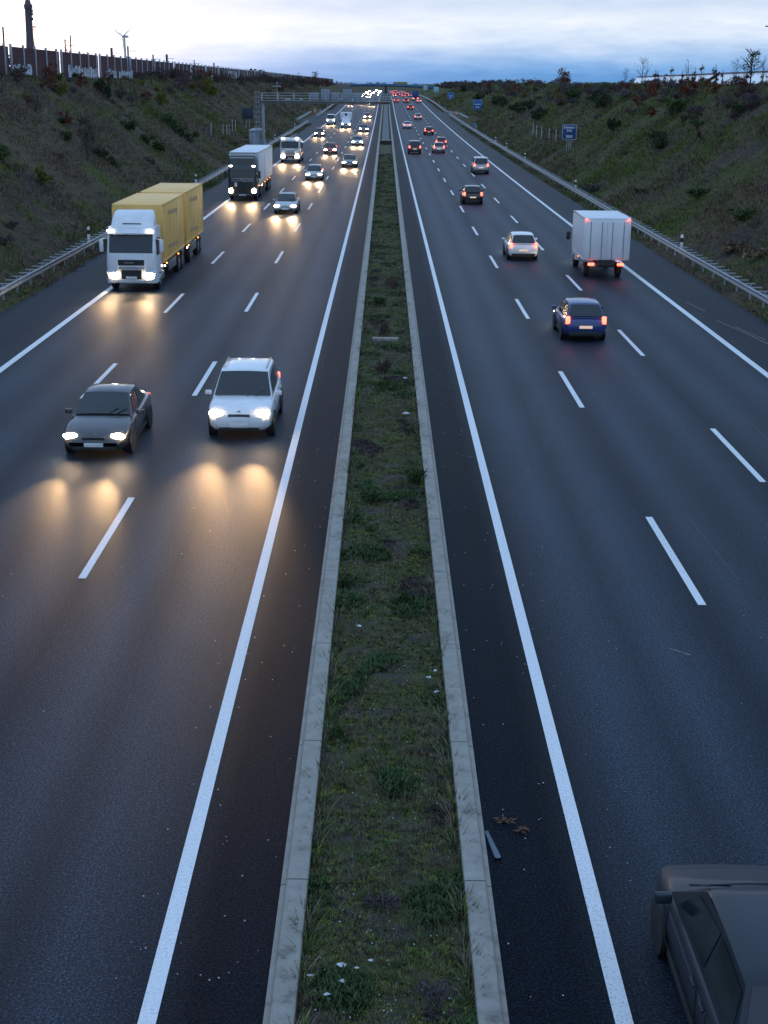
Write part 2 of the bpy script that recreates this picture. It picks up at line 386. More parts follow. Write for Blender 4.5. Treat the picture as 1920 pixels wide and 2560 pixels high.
structure(mb.build('embankment_ground', M['verge'], ang=180, fix=False))

def strip(name, x0, x1, a, b, dz, mat, nxs=2, edge=None):
    mb = MB(); dd = [q for q in dstations(a, b, 3 if edge is None else .5, .03 if edge is None else .01)]; dd[-1] = b
    vs_ = []
    for D in dd:
        for i in range(nxs):
            x = x0 + (x1 - x0) * i / (nxs - 1)
            if edge is not None and i == edge: x += .13 * mnoise.noise(Vector((x, D * .35, 2))) + .05 * mnoise.noise(Vector((x, D * 2.1, 5)))
            vs_.append((x, D, road(D) + dz))
    mb.add(vs_, [(j * nxs + i, j * nxs + i + 1, (j + 1) * nxs + i + 1, (j + 1) * nxs + i) for j in range(len(dd) - 1) for i in range(nxs - 1)])
    return mb.build(name, mat, ang=180, fix=False)
structure(strip('road_towards_camera', -16.95, -1.2, -40, 1500, 0, M['asphalt'], 4, 0))
structure(strip('road_away_from_camera', 1.2, 16.7, -40, 1500, 0, M['asphalt'], 4, 3))
structure(strip('lay_by_left', -20.3, -16.6, 338, 432, .004, M['asphalt']))
structure(strip('lay_by_right', 16.4, 20.2, 382, 436, .004, M['asphalt']))
for sgn, nm in ((-1, 'kerb_left'), (1, 'kerb_right')):
    mb = MB(); dd = dstations(-40, 900, 2, .03); rs = []
    for D in dd:
        z = road(D)
        rs.append([(sgn * x, D, z + h) for x, h in ((1.345, -.1), (1.345, .035), (1.285, .05), (1.265, .115), (1.245, .125), (1.02, .125), (1.0, .115), (1.0, -.15))])
    mb.rings(rs, 0, False); structure(mb.build(nm, M['kerb'], ang=20, fix=False))

mb = MB()
def mark(xc, wd, a, b, sub=None):
    dd = dstations(a, b, 3, .03); dd[-1] = b
    vs_ = [(xc + s * wd / 2, D, road(D) + .006) for D in dd for s in (-1, 1)]
    mb.add(vs_, [(2 * j, 2 * j + 1, 2 * j + 3, 2 * j + 2) for j in range(len(dd) - 1)])
for s in (-1, 1):
    mark(s * 2.612, .20, -30, 1400); mark(s * 13.66, .26, -30, 1400)
for xl, ph in ((-6.278, 27.72), (6.278, 26.5), (-9.837, 63.16), (9.837, 35.75)):
    D = ph - 18 * 4
    while D < 900: mark(xl, .165, D, D + 6); D += 18
structure(mb.build('road_markings', M['marking'], smooth=False, fix=False))

mb = MB(); mc = MB()
def scratch(m_, pts, wd):
    for (x0, d0), (x1, d1) in zip(pts, pts[1:]):
        m_.add([(x0 - wd, d0, road(d0) + .005), (x0 + wd, d0, road(d0) + .005), (x1 + wd, d1, road(d1) + .005), (x1 - wd, d1, road(d1) + .005)], [(0, 1, 2, 3)])
for pts in ([(14.6, 62.5), (15.05, 59.5), (15.4, 56.2)], [(15.0, 61), (15.5, 57.6)], [(14.35, 68), (14.7, 65.2)], [(11.2, 97), (11.9, 97.6)], [(1.9, 62), (2.2, 62.1)], [(2.1, 38.2), (2.6, 38.0)], [(5.2, 24.2), (5.5, 23.9)]): scratch(mb, pts, .018)
for pts in ([(-4.0, 33.9), (-3.75, 32.4)], [(-5.6, 74), (-5.0, 70.5)], [(-8.9, 49.5), (-8.3, 44)], [(7.2, 33), (7.35, 28)], [(8.4, 27.6), (8.6, 23)], [(-7.2, 24), (-7.05, 20.5)], [(11.1, 44), (11.3, 36)]): scratch(mc, pts, .022)
structure(mb.build('road_scratches', M['kerb'], smooth=False, fix=False)); structure(mc.build('road_tar_lines', M['trim'], smooth=False, fix=False))

# median: uneven soil with plants
mb = MB(); dd = dstations(-20, 880, .12, .006); nn = 15; vs_ = []
for D in dd:
    for i in range(nn):
        x = -1.01 + 2.02 * i / (nn - 1)
        h = -.05 + .07 * mnoise.noise(Vector((x * 1.6, D * 1.6, 0))) + .035 * mnoise.noise(Vector((x * 5, D * 5, 3)))
        vs_.append((x, D, road(D) + h))
mb.add(vs_, [(j * nn + i, j * nn + i + 1, (j + 1) * nn + i + 1, (j + 1) * nn + i) for j in range(len(dd) - 1) for i in range(nn - 1)])
structure(mb.build('median_strip_soil', M['soil'], ang=180, fix=False))

def np_mesh(name, V, F, mats, mi=None):
    me = bpy.data.meshes.new(name); n = len(F)
    me.vertices.add(len(V)); me.vertices.foreach_set('co', V.astype(np.float32).ravel())
    k = F.shape[1]
    me.loops.add(n * k); me.loops.foreach_set('vertex_index', F.astype(np.int32).ravel())
    me.polygons.add(n); me.polygons.foreach_set('loop_start', np.arange(0, n * k, k, dtype=np.int32))
    for m in mats: me.materials.append(m)
    if mi is not None: me.polygons.foreach_set('material_index', mi.astype(np.int32))
    me.update(calc_edges=True); me.validate()
    return link(name, me)
def blades(P, H, W, lean, per, spread, mi):
    """P roots (n,3); per pointed leaves at each root"""
    n = len(P); P = np.repeat(P, per, 0); H = np.repeat(H, per); W = np.repeat(W, per); S = np.repeat(spread, per); mi = np.repeat(mi, per); L = np.repeat(lean, per)
    N_ = len(P); a = rng.uniform(0, 2 * np.pi, N_); ph = a + rng.normal(0, .5, N_)
    r = S * np.sqrt(rng.uniform(0, 1, N_))
    base = P + np.stack([r * np.cos(ph), r * np.sin(ph), np.zeros(N_)], 1)
    h = H * rng.uniform(.5, 1.15, N_); ln = L * rng.uniform(.3, 1.4, N_)
    tip = base + np.stack([np.cos(a) * ln * h, np.sin(a) * ln * h, h], 1)
    px, py = -np.sin(a) * W / 2, np.cos(a) * W / 2
    mid = base + (tip - base) * .5 + np.stack([0 * h, 0 * h, .12 * h], 1)
    o = np.stack([px, py, 0 * px], 1)
    V = np.stack([base - o * .5, mid - o, tip, mid + o], 1).reshape(-1, 3)
    F = np.arange(4 * N_).reshape(-1, 4)
    return V, F, mi
def vnoise(x, y, s, z):
    return np.array([mnoise.noise(Vector((a * s, b * s * .6, z))) for a, b in zip(x, y)])
def road_np(D): return np.array([road(d_) for d_ in D])
VV, FF, MM = [], [], []; off = 0
for a, b_, dens, sc in ((10, 26, 520, .85), (26, 45, 300, 1.0), (45, 80, 140, 1.3), (80, 140, 55, 1.8), (140, 208, 24, 2.6)):
    n = int((b_ - a) * 2 * dens); x = rng.uniform(-1., 1., n); y = rng.uniform(a, b_, n)
    k = vnoise(x, y, 1.1, 4.); k2 = vnoise(x, y, .8, 9.); k3 = vnoise(x, y, 2.6, 2.)
    edge = (np.abs(x) > .72) & (rng.uniform(0, 1, n) < .5)
    t = np.where((k > .34) | edge & (k > .1) | (rng.uniform(0, 1, n) < .07), 1, np.where(k2 > .36, 3, np.where(rng.uniform(0, 1, n) < .22, 2, 0)))
    keep = rng.uniform(0, 1, n) < np.where(t == 1, .9, np.clip(.72 + k3 * .6, .2, 1))
    x, y, t, k = x[keep], y[keep], t[keep], k[keep]; n = len(x)
    h = np.where(t == 1, .07 + .08 * np.clip(k, 0, 1), np.where(t == 2, .16, np.where(t == 3, .08, .04))) * rng.uniform(.5, 1.4, n) * (1 + (sc - 1) * .3)
    wd = np.where(t == 1, .026, np.where(t == 2, .007, .018)) * sc
    lean = np.where(t == 1, .8, np.where(t == 2, .7, 1.3)); spread = np.where(t == 1, .05, .04) * sc
    V, F, mi = blades(np.stack([x, y, road_np(y) - .06], 1), h, wd, lean, 8, spread, t)
    VV.append(V); FF.append(F + off); MM.append(mi); off += len(V)
n = 1500; y = 10 + 70 * rng.uniform(0, 1, n) ** 1.4; x = np.where(rng.uniform(0, 1, n) < .5, -1, 1) * rng.uniform(.9, 1.0, n); keep = vnoise(x, y, 1.3, 8.) > -.02; x, y = x[keep], y[keep]; n = len(x)
V, F, mi = blades(np.stack([x, y, road_np(y) - .03], 1), rng.uniform(.14, .3, n), np.full(n, .014), np.full(n, 1.0), 7, np.full(n, .06), rng.choice([0, 1, 2, 2], n))
VV.append(V); FF.append(F + off); MM.append(mi); off += len(V)
o = np_mesh('median_grass', np.concatenate(VV), np.concatenate(FF), [M['ml0'], M['ml1'], M['ml2'], M['ml3']], np.concatenate(MM)); stuff(o)

# rough grass on both banks and along the edges of the asphalt
VV, FF, MM = [], [], []; off = 0
gz = lambda x, y: np.array([ground(a, b) for a, b in zip(x, y)])
for sgn in (-1, 1):
    for a, b_, n, sc in ((48, 90, 12000, 1.0), (90, 150, 15000, 1.3), (150, 240, 12000, 1.8), (240, 380, 8000, 2.6), (380, 620, 5000, 4.)):
        x = rng.uniform(18.5, 34.5, n); y = rng.uniform(a, b_, n); x[: n // 8] = rng.uniform(16.85, 18.8, n // 8)
        k = vnoise(x * sgn, y, .25, 6.); keep = rng.uniform(0, 1, n) < np.clip(.55 + k, .15, 1); x, y = x[keep], y[keep]
        n2 = len(x); x = x * sgn
        lay = (y > 330) & (y < 445) & (np.abs(x) < 21.5); x, y = x[~lay], y[~lay]; n2 = len(x)
        h = rng.uniform(.12, .36, n2) * (1 + 1.3 * np.clip(vnoise(x, y, .12, 3.), 0, 1)) * (1 + (sc - 1) * .25); h[np.abs(x) < 18.8] *= .7
        V, F, mi = blades(np.stack([x, y, gz(x, y) - .04], 1), h, np.full(n2, .035) * sc, np.full(n2, .9), 6, np.full(n2, .22) * sc, np.zeros(n2))
        VV.append(V); FF.append(F + off); MM.append(mi); off += len(V)
stuff(np_mesh('embankment_grass', np.concatenate(VV), np.concatenate(FF), [M['grass']]))

# small bright pebbles and grit lying on the asphalt and in the median
mb = MB()
for i in range(340):
    s = rnd.choice((-1, 1))
    if rnd.random() < .6: x = s * rnd.uniform(1.45, 3.2)
    else: x = s * rnd.uniform(3.2, 13)
    D = 12 + 40 * rnd.random() ** 1.6; r_ = rnd.uniform(.006, .014)
    mb.ell((x, D, r_ * .6), (r_, r_, r_ * .7), 5, 3)
for i in range(500):
    D = 12 + 30 * rnd.random() ** 1.5; r_ = rnd.uniform(.006, .016)
    mb.ell((rnd.uniform(-.95, .95), D, -.03 + rnd.random() * .04), (r_ * .8, r_, r_ * .6), 5, 3)
stuff(mb.build('pebbles', pm('pale_pebble', (.42, .43, .44), .8), fix=False))

# ------------------------------------------------------------------ vehicles
def ring_car(y, zl, zt, hw, crown=.02):
    h = [(0, zl), (hw * .84, zl), (hw * .96, zl + .10), (hw, zl + (zt - zl) * .5), (hw * .985, zt - .13), (hw * .94, zt - .035), (hw * .82, zt), (hw * .42, zt + crown * .7), (0, zt + crown)]
    pts = [(x, y, z) for x, z in h] + [(-x, y, z) for x, z in h[-2:0:-1]]
    return pts
KINDS = {  # L, half width, clearance, belt, hood, roof, tail, yA, yB, yC, yD
    'saloon': (4.65, .905, .2, .93, .74, 1.44, .98, -1.72, -1.0, .12, .98),
    'hatchback': (4.15, .885, .2, .95, .76, 1.49, .95, -1.93, -1.5, .2, 1.0),
    'suv': (4.6, .94, .26, 1.06, .92, 1.69, 1.06, -2.12, -1.72, .28, 1.08),
    'estate': (4.7, .91, .2, .94, .76, 1.47, .94, -2.22, -1.8, .15, 1.0),
    'minivan': (4.5, .92, .22, 1.05, .86, 1.80, 1.05, -2.14, -1.9, .72, 1.5),
    'van': (5.1, .98, .26, 1.25, 1.05, 2.15, 1.25, -2.47, -2.3, 1.15, 1.85),
}
def quadpatch(mbx, a, b, c, d_, off, mu, mv, nu=4, nv=3, crown=0.):
    """patch inside the quad a b (lower) c d (upper), lifted off by the face normal"""
    a, b, c, d_ = map(Vector, (a, b, c, d_)); n0 = (b - a).cross(d_ - a).normalized(); n = n0 * off; cr = n0 * math.copysign(crown, off)
    rows = []
    for j in range(nv + 1):
        v = mv[0] + (mv[1] - mv[0]) * j / nv
        rows.append([(a.lerp(b, u)).lerp(d_.lerp(c, u), v) + n + cr * (4 * u * (1 - u)) for u in [mu[0] + (mu[1] - mu[0]) * i / nu for i in range(nu + 1)]])
    mbx.rings(rows, 0, False)
CARS = {}
def car_meshes(kind):
    if kind in CARS: return CARS[kind]
    L, hw, g, zb, zh, zr, zt, yA, yB, yC, yD = KINDS[kind]; f = L / 2; P = []
    mb = MB()
    st = [(-f, g + .2, zt - .24, hw * .80), (-f + .05, g + .1, zt - .09, hw * .9), (-f + .25, g + .03, zt - .01, hw * .97), (-f + .7, g, zt, hw * .995), (-.5, g, zb, hw), (.4, g, zb - .01, hw),
          (yD - .12, g, zb - .03, hw), ((yD + f) / 2, g, (zb + zh) / 2 + .015, hw * .99), (f - .42, g + .02, zh + .02, hw * .965), (f - .16, g + .05, zh - .05, hw * .90), (f - .04, g + .09, zh - .17, hw * .80), (f, g + .16, zh - .25, hw * .70)]
    mb.rings([ring_car(y, a, b, c) for y, a, b, c in st])
    # cabin shell
    hb, hr = hw * .93, hw * (.70 if zr < 1.6 else .76)
    if kind in ('van', 'minivan'): hr = hw * .83
    prof = [(yD, zb - .045, hb), (yC, zr - .05, hr), (yC - .25, zr - .005, hr), ((yB + yC) / 2, zr + .015, hr), (yB + .2, zr - .01, hr), (yB, zr - .05, hr * .98), (yA, zb - .02, hb * .96)]
    rows = []
    for y, z, h in prof: rows.append([(h * u, y, z + .03 * (1 - u * u)) for u in (-1, -.93, -.5, 0, .5, .93, 1)])
    rows = [[(p[0], p[1], p[2] - (.035 if i in (0, 6) and 0 < k < 6 else 0)) for i, p in enumerate(r_)] for k, r_ in enumerate(rows)]
    mb.rings(rows, 0, False)
    side = []
    for s in (-1, 1):
        e = [r_[0 if s < 0 else 6] for r_ in rows]
        lo = [(s * hb, yD, zb - .05), (s * hb, yC - .25, zb - .05), (s * hb, (yB + yC) / 2, zb - .05), (s * hb, yB + .2, zb - .05), (s * hb * .96, yA, zb - .05)]
        hi = [e[0], e[1], e[3], e[5], e[6]]
        lo[1] = (s * hb, yC, zb - .05); lo[3] = (s * hb, yB, zb - .05)
        mb.rings([lo, hi], 0, False); side.append((lo, hi, s))
    P.append(('body', mb.mesh('car_body', M['silver_paint'], ang=50), 'paint', None))
    # glass
    mbx = MB(); quadpatch(mbx, (-hb * .95, yD, zb - .02), (hb * .95, yD, zb - .02), (hr * .95, yC, zr - .03), (-hr * .95, yC, zr - .03), -.022, (.0, 1.), (.04, .95), 6, 3, .03); P.append(('windscreen', mbx.mesh('windscreen', M['glass'], fix=False), None, None))
    mbx = MB(); quadpatch(mbx, (hb * .92, yA, zb), (-hb * .92, yA, zb), (-hr * .93, yB, zr - .03), (hr * .93, yB, zr - .03), -.022, (.03, .97), (.10, .92), 6, 3, .03); P.append(('rear_window', mbx.mesh('rear_window', M['glass'], fix=False), None, None))
    for lo, hi, s in side:
        for i0, i1, um in ((0, 2, 1), (2, 4, 1)):
            mbx = MB()
            if i0 == 0: q = (Vector(lo[0]) * .72 + Vector(lo[1]) * .28, lo[2], hi[2], Vector(hi[1]) * .86 + Vector(hi[0]) * .14)
            else: q = (lo[2], Vector(lo[4]) * .75 + Vector(lo[3]) * .25, Vector(hi[3]) * .95 + Vector(hi[4]) * .05, hi[2])
            q = [Vector(p) for p in q]
            if s < 0: q = [q[0], q[1], q[2], q[3]]
            n = (q[1] - q[0]).cross(q[3] - q[0]); o_ = .012 if n.x * s > 0 else -.012
            quadpatch(mbx, *q, o_, (.05, .96), (.14, .9), 2, 2)
            P.append(('side_window', mbx.mesh('side_window', M['glass'], fix=False), None, None))
    # wheels
    wr = .315 if kind not in ('suv', 'van') else .35
    for y in (f - .86, -f + .82):
        for s in (-1, 1):
            mbx = MB(); mbx.lathe([(.0, -.11), (wr * .8, -.11), (wr, -.08), (wr, .08), (wr * .85, .11), (0, .11)], (s * (hw - .125), y, wr), 'x', 18)
            mby = MB(); mby.lathe([(0, 0), (wr * .62, 0), (wr * .6, .012 * s), (wr * .25, .02 * s), (0, .025 * s)], (s * (hw - .013), y, wr), 'x', 14)
            P.append(('wheel', mbx.mesh('wheel', M['tyre']), None, None)); P.append(('rim', mby.mesh('rim', M['rim']), None, len(P) - 1))
            mbz = MB(); mbz.lathe([(wr + .035, -.05), (wr + .035, 0.004), (wr + .0, .004)], (s * (hw - .012), y, wr + .012), 'x', 18)
            P.append(('wheel_arch', mbz.mesh('wheel_arch', M['trim']), None, None))
    # lights, plates, grille, mirrors
    for s in (-1, 1):
        mbx = MB(); mbx.ell((s * hw * .70, f - .135, zh - .125), (.215, .105, .085), 10, 6); P.append(('headlight', mbx.mesh('headlight', M['head']), None, None))
        if kind in ('saloon',): q = ((s * hw * .70, -f + .06, zt - .15), (.36, .1, .12))
        elif kind == 'estate': q = ((s * hw * .76, -f + .07, zt - .12), (.26, .1, .17))
        else: q = ((s * hw * .82, -f + .075, zt - .07), (.17, .12, .30))
        mbx = MB(); mbx.box(*q, b=.03); P.append(('taillight', mbx.mesh('taillight', M['tail']), None, None))
        mbx = MB(); mbx.box((s * (hw + .09), yD - .28, zb + .05), (.2, .1, .13), b=.03); P.append(('mirror', mbx.mesh('mirror', M['silver_paint']), 'paint', None))
    mbx = MB(); mbx.box((0, f + .0, g + .2), (.52, .04, .11), b=.006); P.append(('number_plate', mbx.mesh('number_plate', M['plate']), None, None))
    mbx = MB(); mbx.box((0, -f - .005, zt - .34 if kind != 'saloon' else zt - .24), (.52, .05, .11), b=.006); P.append(('number_plate', mbx.mesh('number_plate', M['plate_lit']), None, None))
    mbx = MB()
    for k in range(4): mbx.box((0, f - .035, zh - .27 + k * .038), (.62, .06, .026), b=.005)
    P.append(('grille', mbx.mesh('grille', M['trim']), None, None))
    mbx = MB(); mbx.box((0, f - .05, g + .1), (1.15, .12, .10), b=.02); P.append(('lower_grille', mbx.mesh('lower_grille', M['trim']), None, None))
    mbx = MB(); mbx.box((0, -f + .06, g + .14), (1.35, .14, .2), b=.03); P.append(('rear_bumper', mbx.mesh('rear_bumper', M['trim']), None, None))
    for s in (-1, 1):
        mbx = MB(); mbx.tube([(s * .12 - .25, yD + .03, zb + .02), (s * .12 - .55, yD - .2, zb + .17)], .012, 4); P.append(('wiper', mbx.mesh('wiper', M['trim']), None, None))
        mbx = MB()
        for y in (yD - .15, (yB + yC) / 2 - .05, yB + .35 if kind != 'saloon' else yB + .1): mbx.box((s * (hw + .001), y, (g + zb) / 2 + .02), (.012, .012, (zb - g) * .62))
        mbx.box((s * (hw + .001), (yD + yB) / 2, g + .16), (.012, yD - yB - .3, .012)); P.append(('door_gap', mbx.mesh('door_gap', M['trim']), None, None))
        for y in ((yB + yC) / 2 + .08, yB + .5):
            mbx = MB(); mbx.box((s * (hw + .012), y, zb - .16), (.03, .17, .035), b=.01); P.append(('door_handle', mbx.mesh('door_handle', M['silver_paint']), 'paint', None))
        mbx = MB(); mbx.ell((s * hw * .62, f - .06, g + .16), (.09, .05, .05), 8, 5); P.append(('fog_lamp', mbx.mesh('fog_lamp', M['rim']), None, None))
        mbx = MB(); mbx.box((s * hw * .965, -.05, g + .05), (.05, L - 2.5, .09), b=.015); P.append(('sill', mbx.mesh('sill', M['trim']), None, None))
    mbx = MB(); mbx.lathe([(0, 0), (.055, 0), (.05, .012), (0, .014)], (0, f - .11, zh - .10), 'y', 12); P.append(('bonnet_badge', mbx.mesh('bonnet_badge', M['rim']), None, None))
    mbx = MB(); mbx.box((0, f - .30, zh - .035), (1.25, .014, .05)); P.append(('bonnet_gap', mbx.mesh('bonnet_gap', M['trim']), None, None))
    if kind in ('suv', 'estate'):
        for s in (-1, 1):
            mbx = MB(); mbx.tube([(s * hr * .9, yC - .2, zr + .03), (s * hr * .9, yC - .35, zr + .06), (s * hr * .9, yB + .35, zr + .06), (s * hr * .9, yB + .2, zr + .02)], .018, 5)
            P.append(('roof_rail', mbx.mesh('roof_rail', M['rim']), None, None))
    CARS[kind] = P
    return P
def car(kind, label, x, D, pt, face, group=None, name=None, cat='car', head=None, skip=()):
    """face=-1 drives towards the camera (D is its nearest end), +1 drives away"""
    L = KINDS[kind][0]; yc = D + L / 2; z = road(yc)
    root = thing(name or {'saloon': 'saloon_car', 'suv': 'sport_utility_car', 'estate': 'estate_car', 'hatchback': 'hatchback_car', 'minivan': 'minivan', 'van': 'panel_van'}[kind], label, cat, (x, yc, z), 0 if face > 0 else math.pi, group)
    root.rotation_euler = (math.atan((road(yc + 1) - road(yc - 1)) / 2) * (1 if face > 0 else -1), 0, 0 if face > 0 else math.pi)
    made = []
    for nm, me, pk, ch in car_meshes(kind):
        if nm in skip: made.append(None); continue
        o = link(nm, me, root if ch is None else made[ch]); made.append(o)
        if pk:
            o.material_slots[0].link = 'OBJECT'; o.material_slots[0].material = M[pt]
        if nm == 'headlight' and head:
            o.material_slots[0].link = 'OBJECT'; o.material_slots[0].material = M[head]
    if not head and D < 560: beams(root, L / 2, .62, KINDS[kind][4] - .125, (1050 if D < 60 else 1900) if face < 0 else 500)
    return root

beam_data = {}
def beams(root, f, x, z, power):
    near = power in (1050, 1000)
    if power not in beam_data:
        l = bpy.data.lights.new('headlight_beam', 'SPOT'); l.energy = power; l.color = (1.0, .62, .30); l.spot_size = R(27 if near else 20); l.spot_blend = 1.0; l.shadow_soft_size = .08; beam_data[power] = l
    for s in (-1, 1):
        o = bpy.data.objects.new('headlight_beam', beam_data[power]); COL.objects.link(o); o.parent = root
        o.location = (s * x, f + .12, z); o.rotation_euler = (R(90 - (6.2 if near else 7.6)), 0, 0)
OG, AG = 'cars driving towards the camera with headlights on', 'cars driving away with red tail lights'
car('saloon', 'dark grey car nearest the camera in the middle left lane, both headlights glaring', -7.92, 37.4, 'dark_grey_paint', -1, OG)
car('suv', 'white car with roof rails and blazing headlights, nearest in the lane beside the median', -4.2, 39.6, 'white_paint', -1, OG)
car('saloon', 'silver saloon with lit headlights in front of the dark truck, one lane over', -7.85, 113, 'silver_paint', -1, OG)
car('hatchback', 'pale silver hatchback in the middle lane, next behind the silver saloon', -7.5, 152, 'silver_paint', -1, OG)
car('saloon', 'grey saloon beside the median line, nearest after the white car in that lane', -4.36, 175.5, 'grey_paint', -1, OG)
car('hatchback', 'small red hatchback with lit headlights beside the white tanker truck', -7.83, 206, 'red_paint', -1, OG)
car('saloon', 'dark silver saloon in the median lane, behind the grey saloon', -4.5, 232.5, 'silver_paint', -1, OG)
car('hatchback', 'small dark red car on the slow lane behind the white tanker truck', -12.0, 265, 'dark_red_paint', -1, OG)
car('saloon', 'dark blue saloon in the median lane level with the white box van', -4.35, 289.8, 'navy_paint', -1, OG)
car('hatchback', 'red car with two round bright headlights in the median lane behind the blue saloon', -4.6, 370.3, 'red_paint', -1, OG)
car('van', 'white panel van with black windscreen driving in the slow lane beside the white box van', -12.4, 331.3, 'white_paint', -1, None, None, 'van')
car('saloon', 'dark car seen under the sign gantry at the left edge of the lanes', -12.07, 505, 'dark_red_paint', -1, OG)
car('saloon', 'car half hidden behind the gantry beam in the middle lane', -7.85, 517, 'dark_grey_paint', -1, OG)
car('saloon', 'dark blue car under the sign gantry beside the median line', -4.71, 500, 'navy_paint', -1, OG)

car('hatchback', 'dark blue hatchback with glowing red tail lights, nearest in the middle right lane', 8.0, 56.6, 'blue_paint', 1, AG)
car('hatchback', 'white hatchback with orange red tail lights left of the white box truck', 8.05, 84, 'white_paint', 1, AG)
car('hatchback', 'black hatchback with red tail lights between the white hatchback and the silver minivan', 7.45, 124, 'black_paint', 1, AG)
car('minivan', 'silver minivan with black rear window on the outer white line', 10.85, 166, 'silver_paint', 1, None, None, 'minivan')
car('minivan', 'dark grey boxy car with a pale roof beside the median line', 4.16, 209.5, 'dark_grey_paint', 1, AG)
car('hatchback', 'small silver hatchback covering the lower left of a red car', 7.73, 212.5, 'silver_paint', 1, AG)
car('hatchback', 'bright red hatchback partly hidden by the small silver hatchback', 8.75, 231.5, 'red_paint', 1, AG)
car('estate', 'dark red estate with a lit yellow number plate', 8.2, 279.3, 'dark_red_paint', 1, AG)
car('saloon', 'white saloon with red tail lights in the median lane of the right carriageway', 4.53, 310, 'white_paint', 1, AG)
car('estate', 'silver estate car in the middle lane ahead of the dark red estate', 8.1, 369.8, 'silver_paint', 1, AG)
car('hatchback', 'dark red hatchback, next ahead of the silver estate', 7.69, 460, 'dark_red_paint', 1, AG)
car('hatchback', 'red hatchback far off beside the right median line', 3.95, 553, 'red_paint', 1, AG)
car('minivan', 'tall black car far off between the red hatchback and the blue truck', 7.5, 546, 'black_paint', 1, AG)
car('saloon', 'pale silver saloon far off on the right of the blue truck', 12.42, 549, 'silver_paint', 1, AG)
car('hatchback', 'dark dull grey car cut off by the bottom right corner', 4.12, 11.45, 'faded_grey_paint', 1, AG, head='head_soft', skip=('headlight',))

# tiny far vehicles beyond the gantry and the bridge: body with lamps only
far_body = MB()
far_body.rings([ring_car(y, a, b, c) for y, a, b, c in ((-2.1, .4, .8, .75), (-1.9, .25, .95, .88), (0, .2, .95, .9), (1.2, .2, .9, .9), (1.9, .25, .75, .87), (2.1, .35, .6, .75))])
far_body.rings([[(h * u, y, z) for u in (-1, -.5, .5, 1)] for y, z, h in ((1.1, .88, .85), (.2, 1.42, .65), (-1.2, 1.43, .65), (-1.9, .93, .8))], 1, False)
far_me = far_body.mesh('far_car_body', [M['grey_paint'], M['glass']])
hl = MB(); hl.ell((0, 0, 0), (.16, .08, .1), 8, 5); hl_me = hl.mesh('headlight', M['head'])
tl = MB(); tl.box((0, 0, 0), (.24, .1, .22), b=.03); tl_me = tl.mesh('taillight', M['tail'])
def far_car(x, D, face, label, group, sc=1.0):
    o = link('distant_car', far_me, None, (x, D, road(D)), (0, 0, 0 if face > 0 else math.pi)); tag(o, label, 'car', group)
    o.scale = (sc, 1, sc)
    for s in (-1, 1):
        h = link('headlight', hl_me, o, (s * .66, 2.05, .64)); t = link('taillight', tl_me, o, (s * .66, -2.05, .82))
    return o
G1 = 'distant cars with headlights seen above the gantry beam'
for x, D in ((-7.6, 640), (-5.0, 660), (-11.6, 690), (-4.6, 735), (-8.2, 770), (-12.0, 800), (-4.5, 840), (-7.9, 905), (-11.8, 930), (-4.4, 980), (-8.1, 1060), (-12.1, 1120), (-4.6, 1180), (-8.0, 1270)):
    far_car(x, D, -1, 'tiny distant car with glaring white headlights above the gantry beam', G1)
G2 = 'distant cars with red lights under the bridge'
for x, D in ((4.3, 700), (8.2, 690), (11.9, 720), (4.5, 800), (8.0, 780), (12.1, 850), (4.3, 930), (8.1, 960), (11.8, 1020), (4.4, 1100), (8.0, 1190)):
    far_car(x, D, 1, 'tiny distant car with red tail lights near the far bridge', G2)

# trucks -----------------------------------------------------------------
def wheel_pair(root, y, hw, r=.5, wd=.32, x=None):
    for s in (-1, 1):
        mb = MB(); mb.lathe([(0, -wd / 2), (r * .85, -wd / 2), (r, -wd / 2 + .04), (r, wd / 2 - .04), (r * .85, wd / 2), (0, wd / 2)], (s * (hw - wd / 2), y, r), 'x', 20)
        wl = mb.build('wheel', M['tyre'], root)
        mb = MB(); mb.lathe([(0, 0), (r * .55, 0), (r * .5, -.04 * s), (r * .2, .03 * s), (0, .04 * s)], (s * (hw + .006), y, r), 'x', 14); mb.build('rim', M['rim'], wl)
def rrect(hw, y0, y1, r, z, n=3):
    """rounded rectangle ring in plan"""
    pts = []
    for cx, cy, a0 in ((hw - r, y1 - r, 0), (-hw + r, y1 - r, 90), (-hw + r, y0 + r, 180), (hw - r, y0 + r, 270)):
        for k in range(n + 1):
            a = R(a0 + 90 * k / n); pts.append((cx + r * math.cos(a), cy + r * math.sin(a), z))
    return pts
def lamp_pair(root, nm, x, y, z, r, mat):
    for s in (-1, 1):
        mb = MB(); mb.ell((s * x, y, z), r, 12, 6); mb.build(nm, M[mat], root)
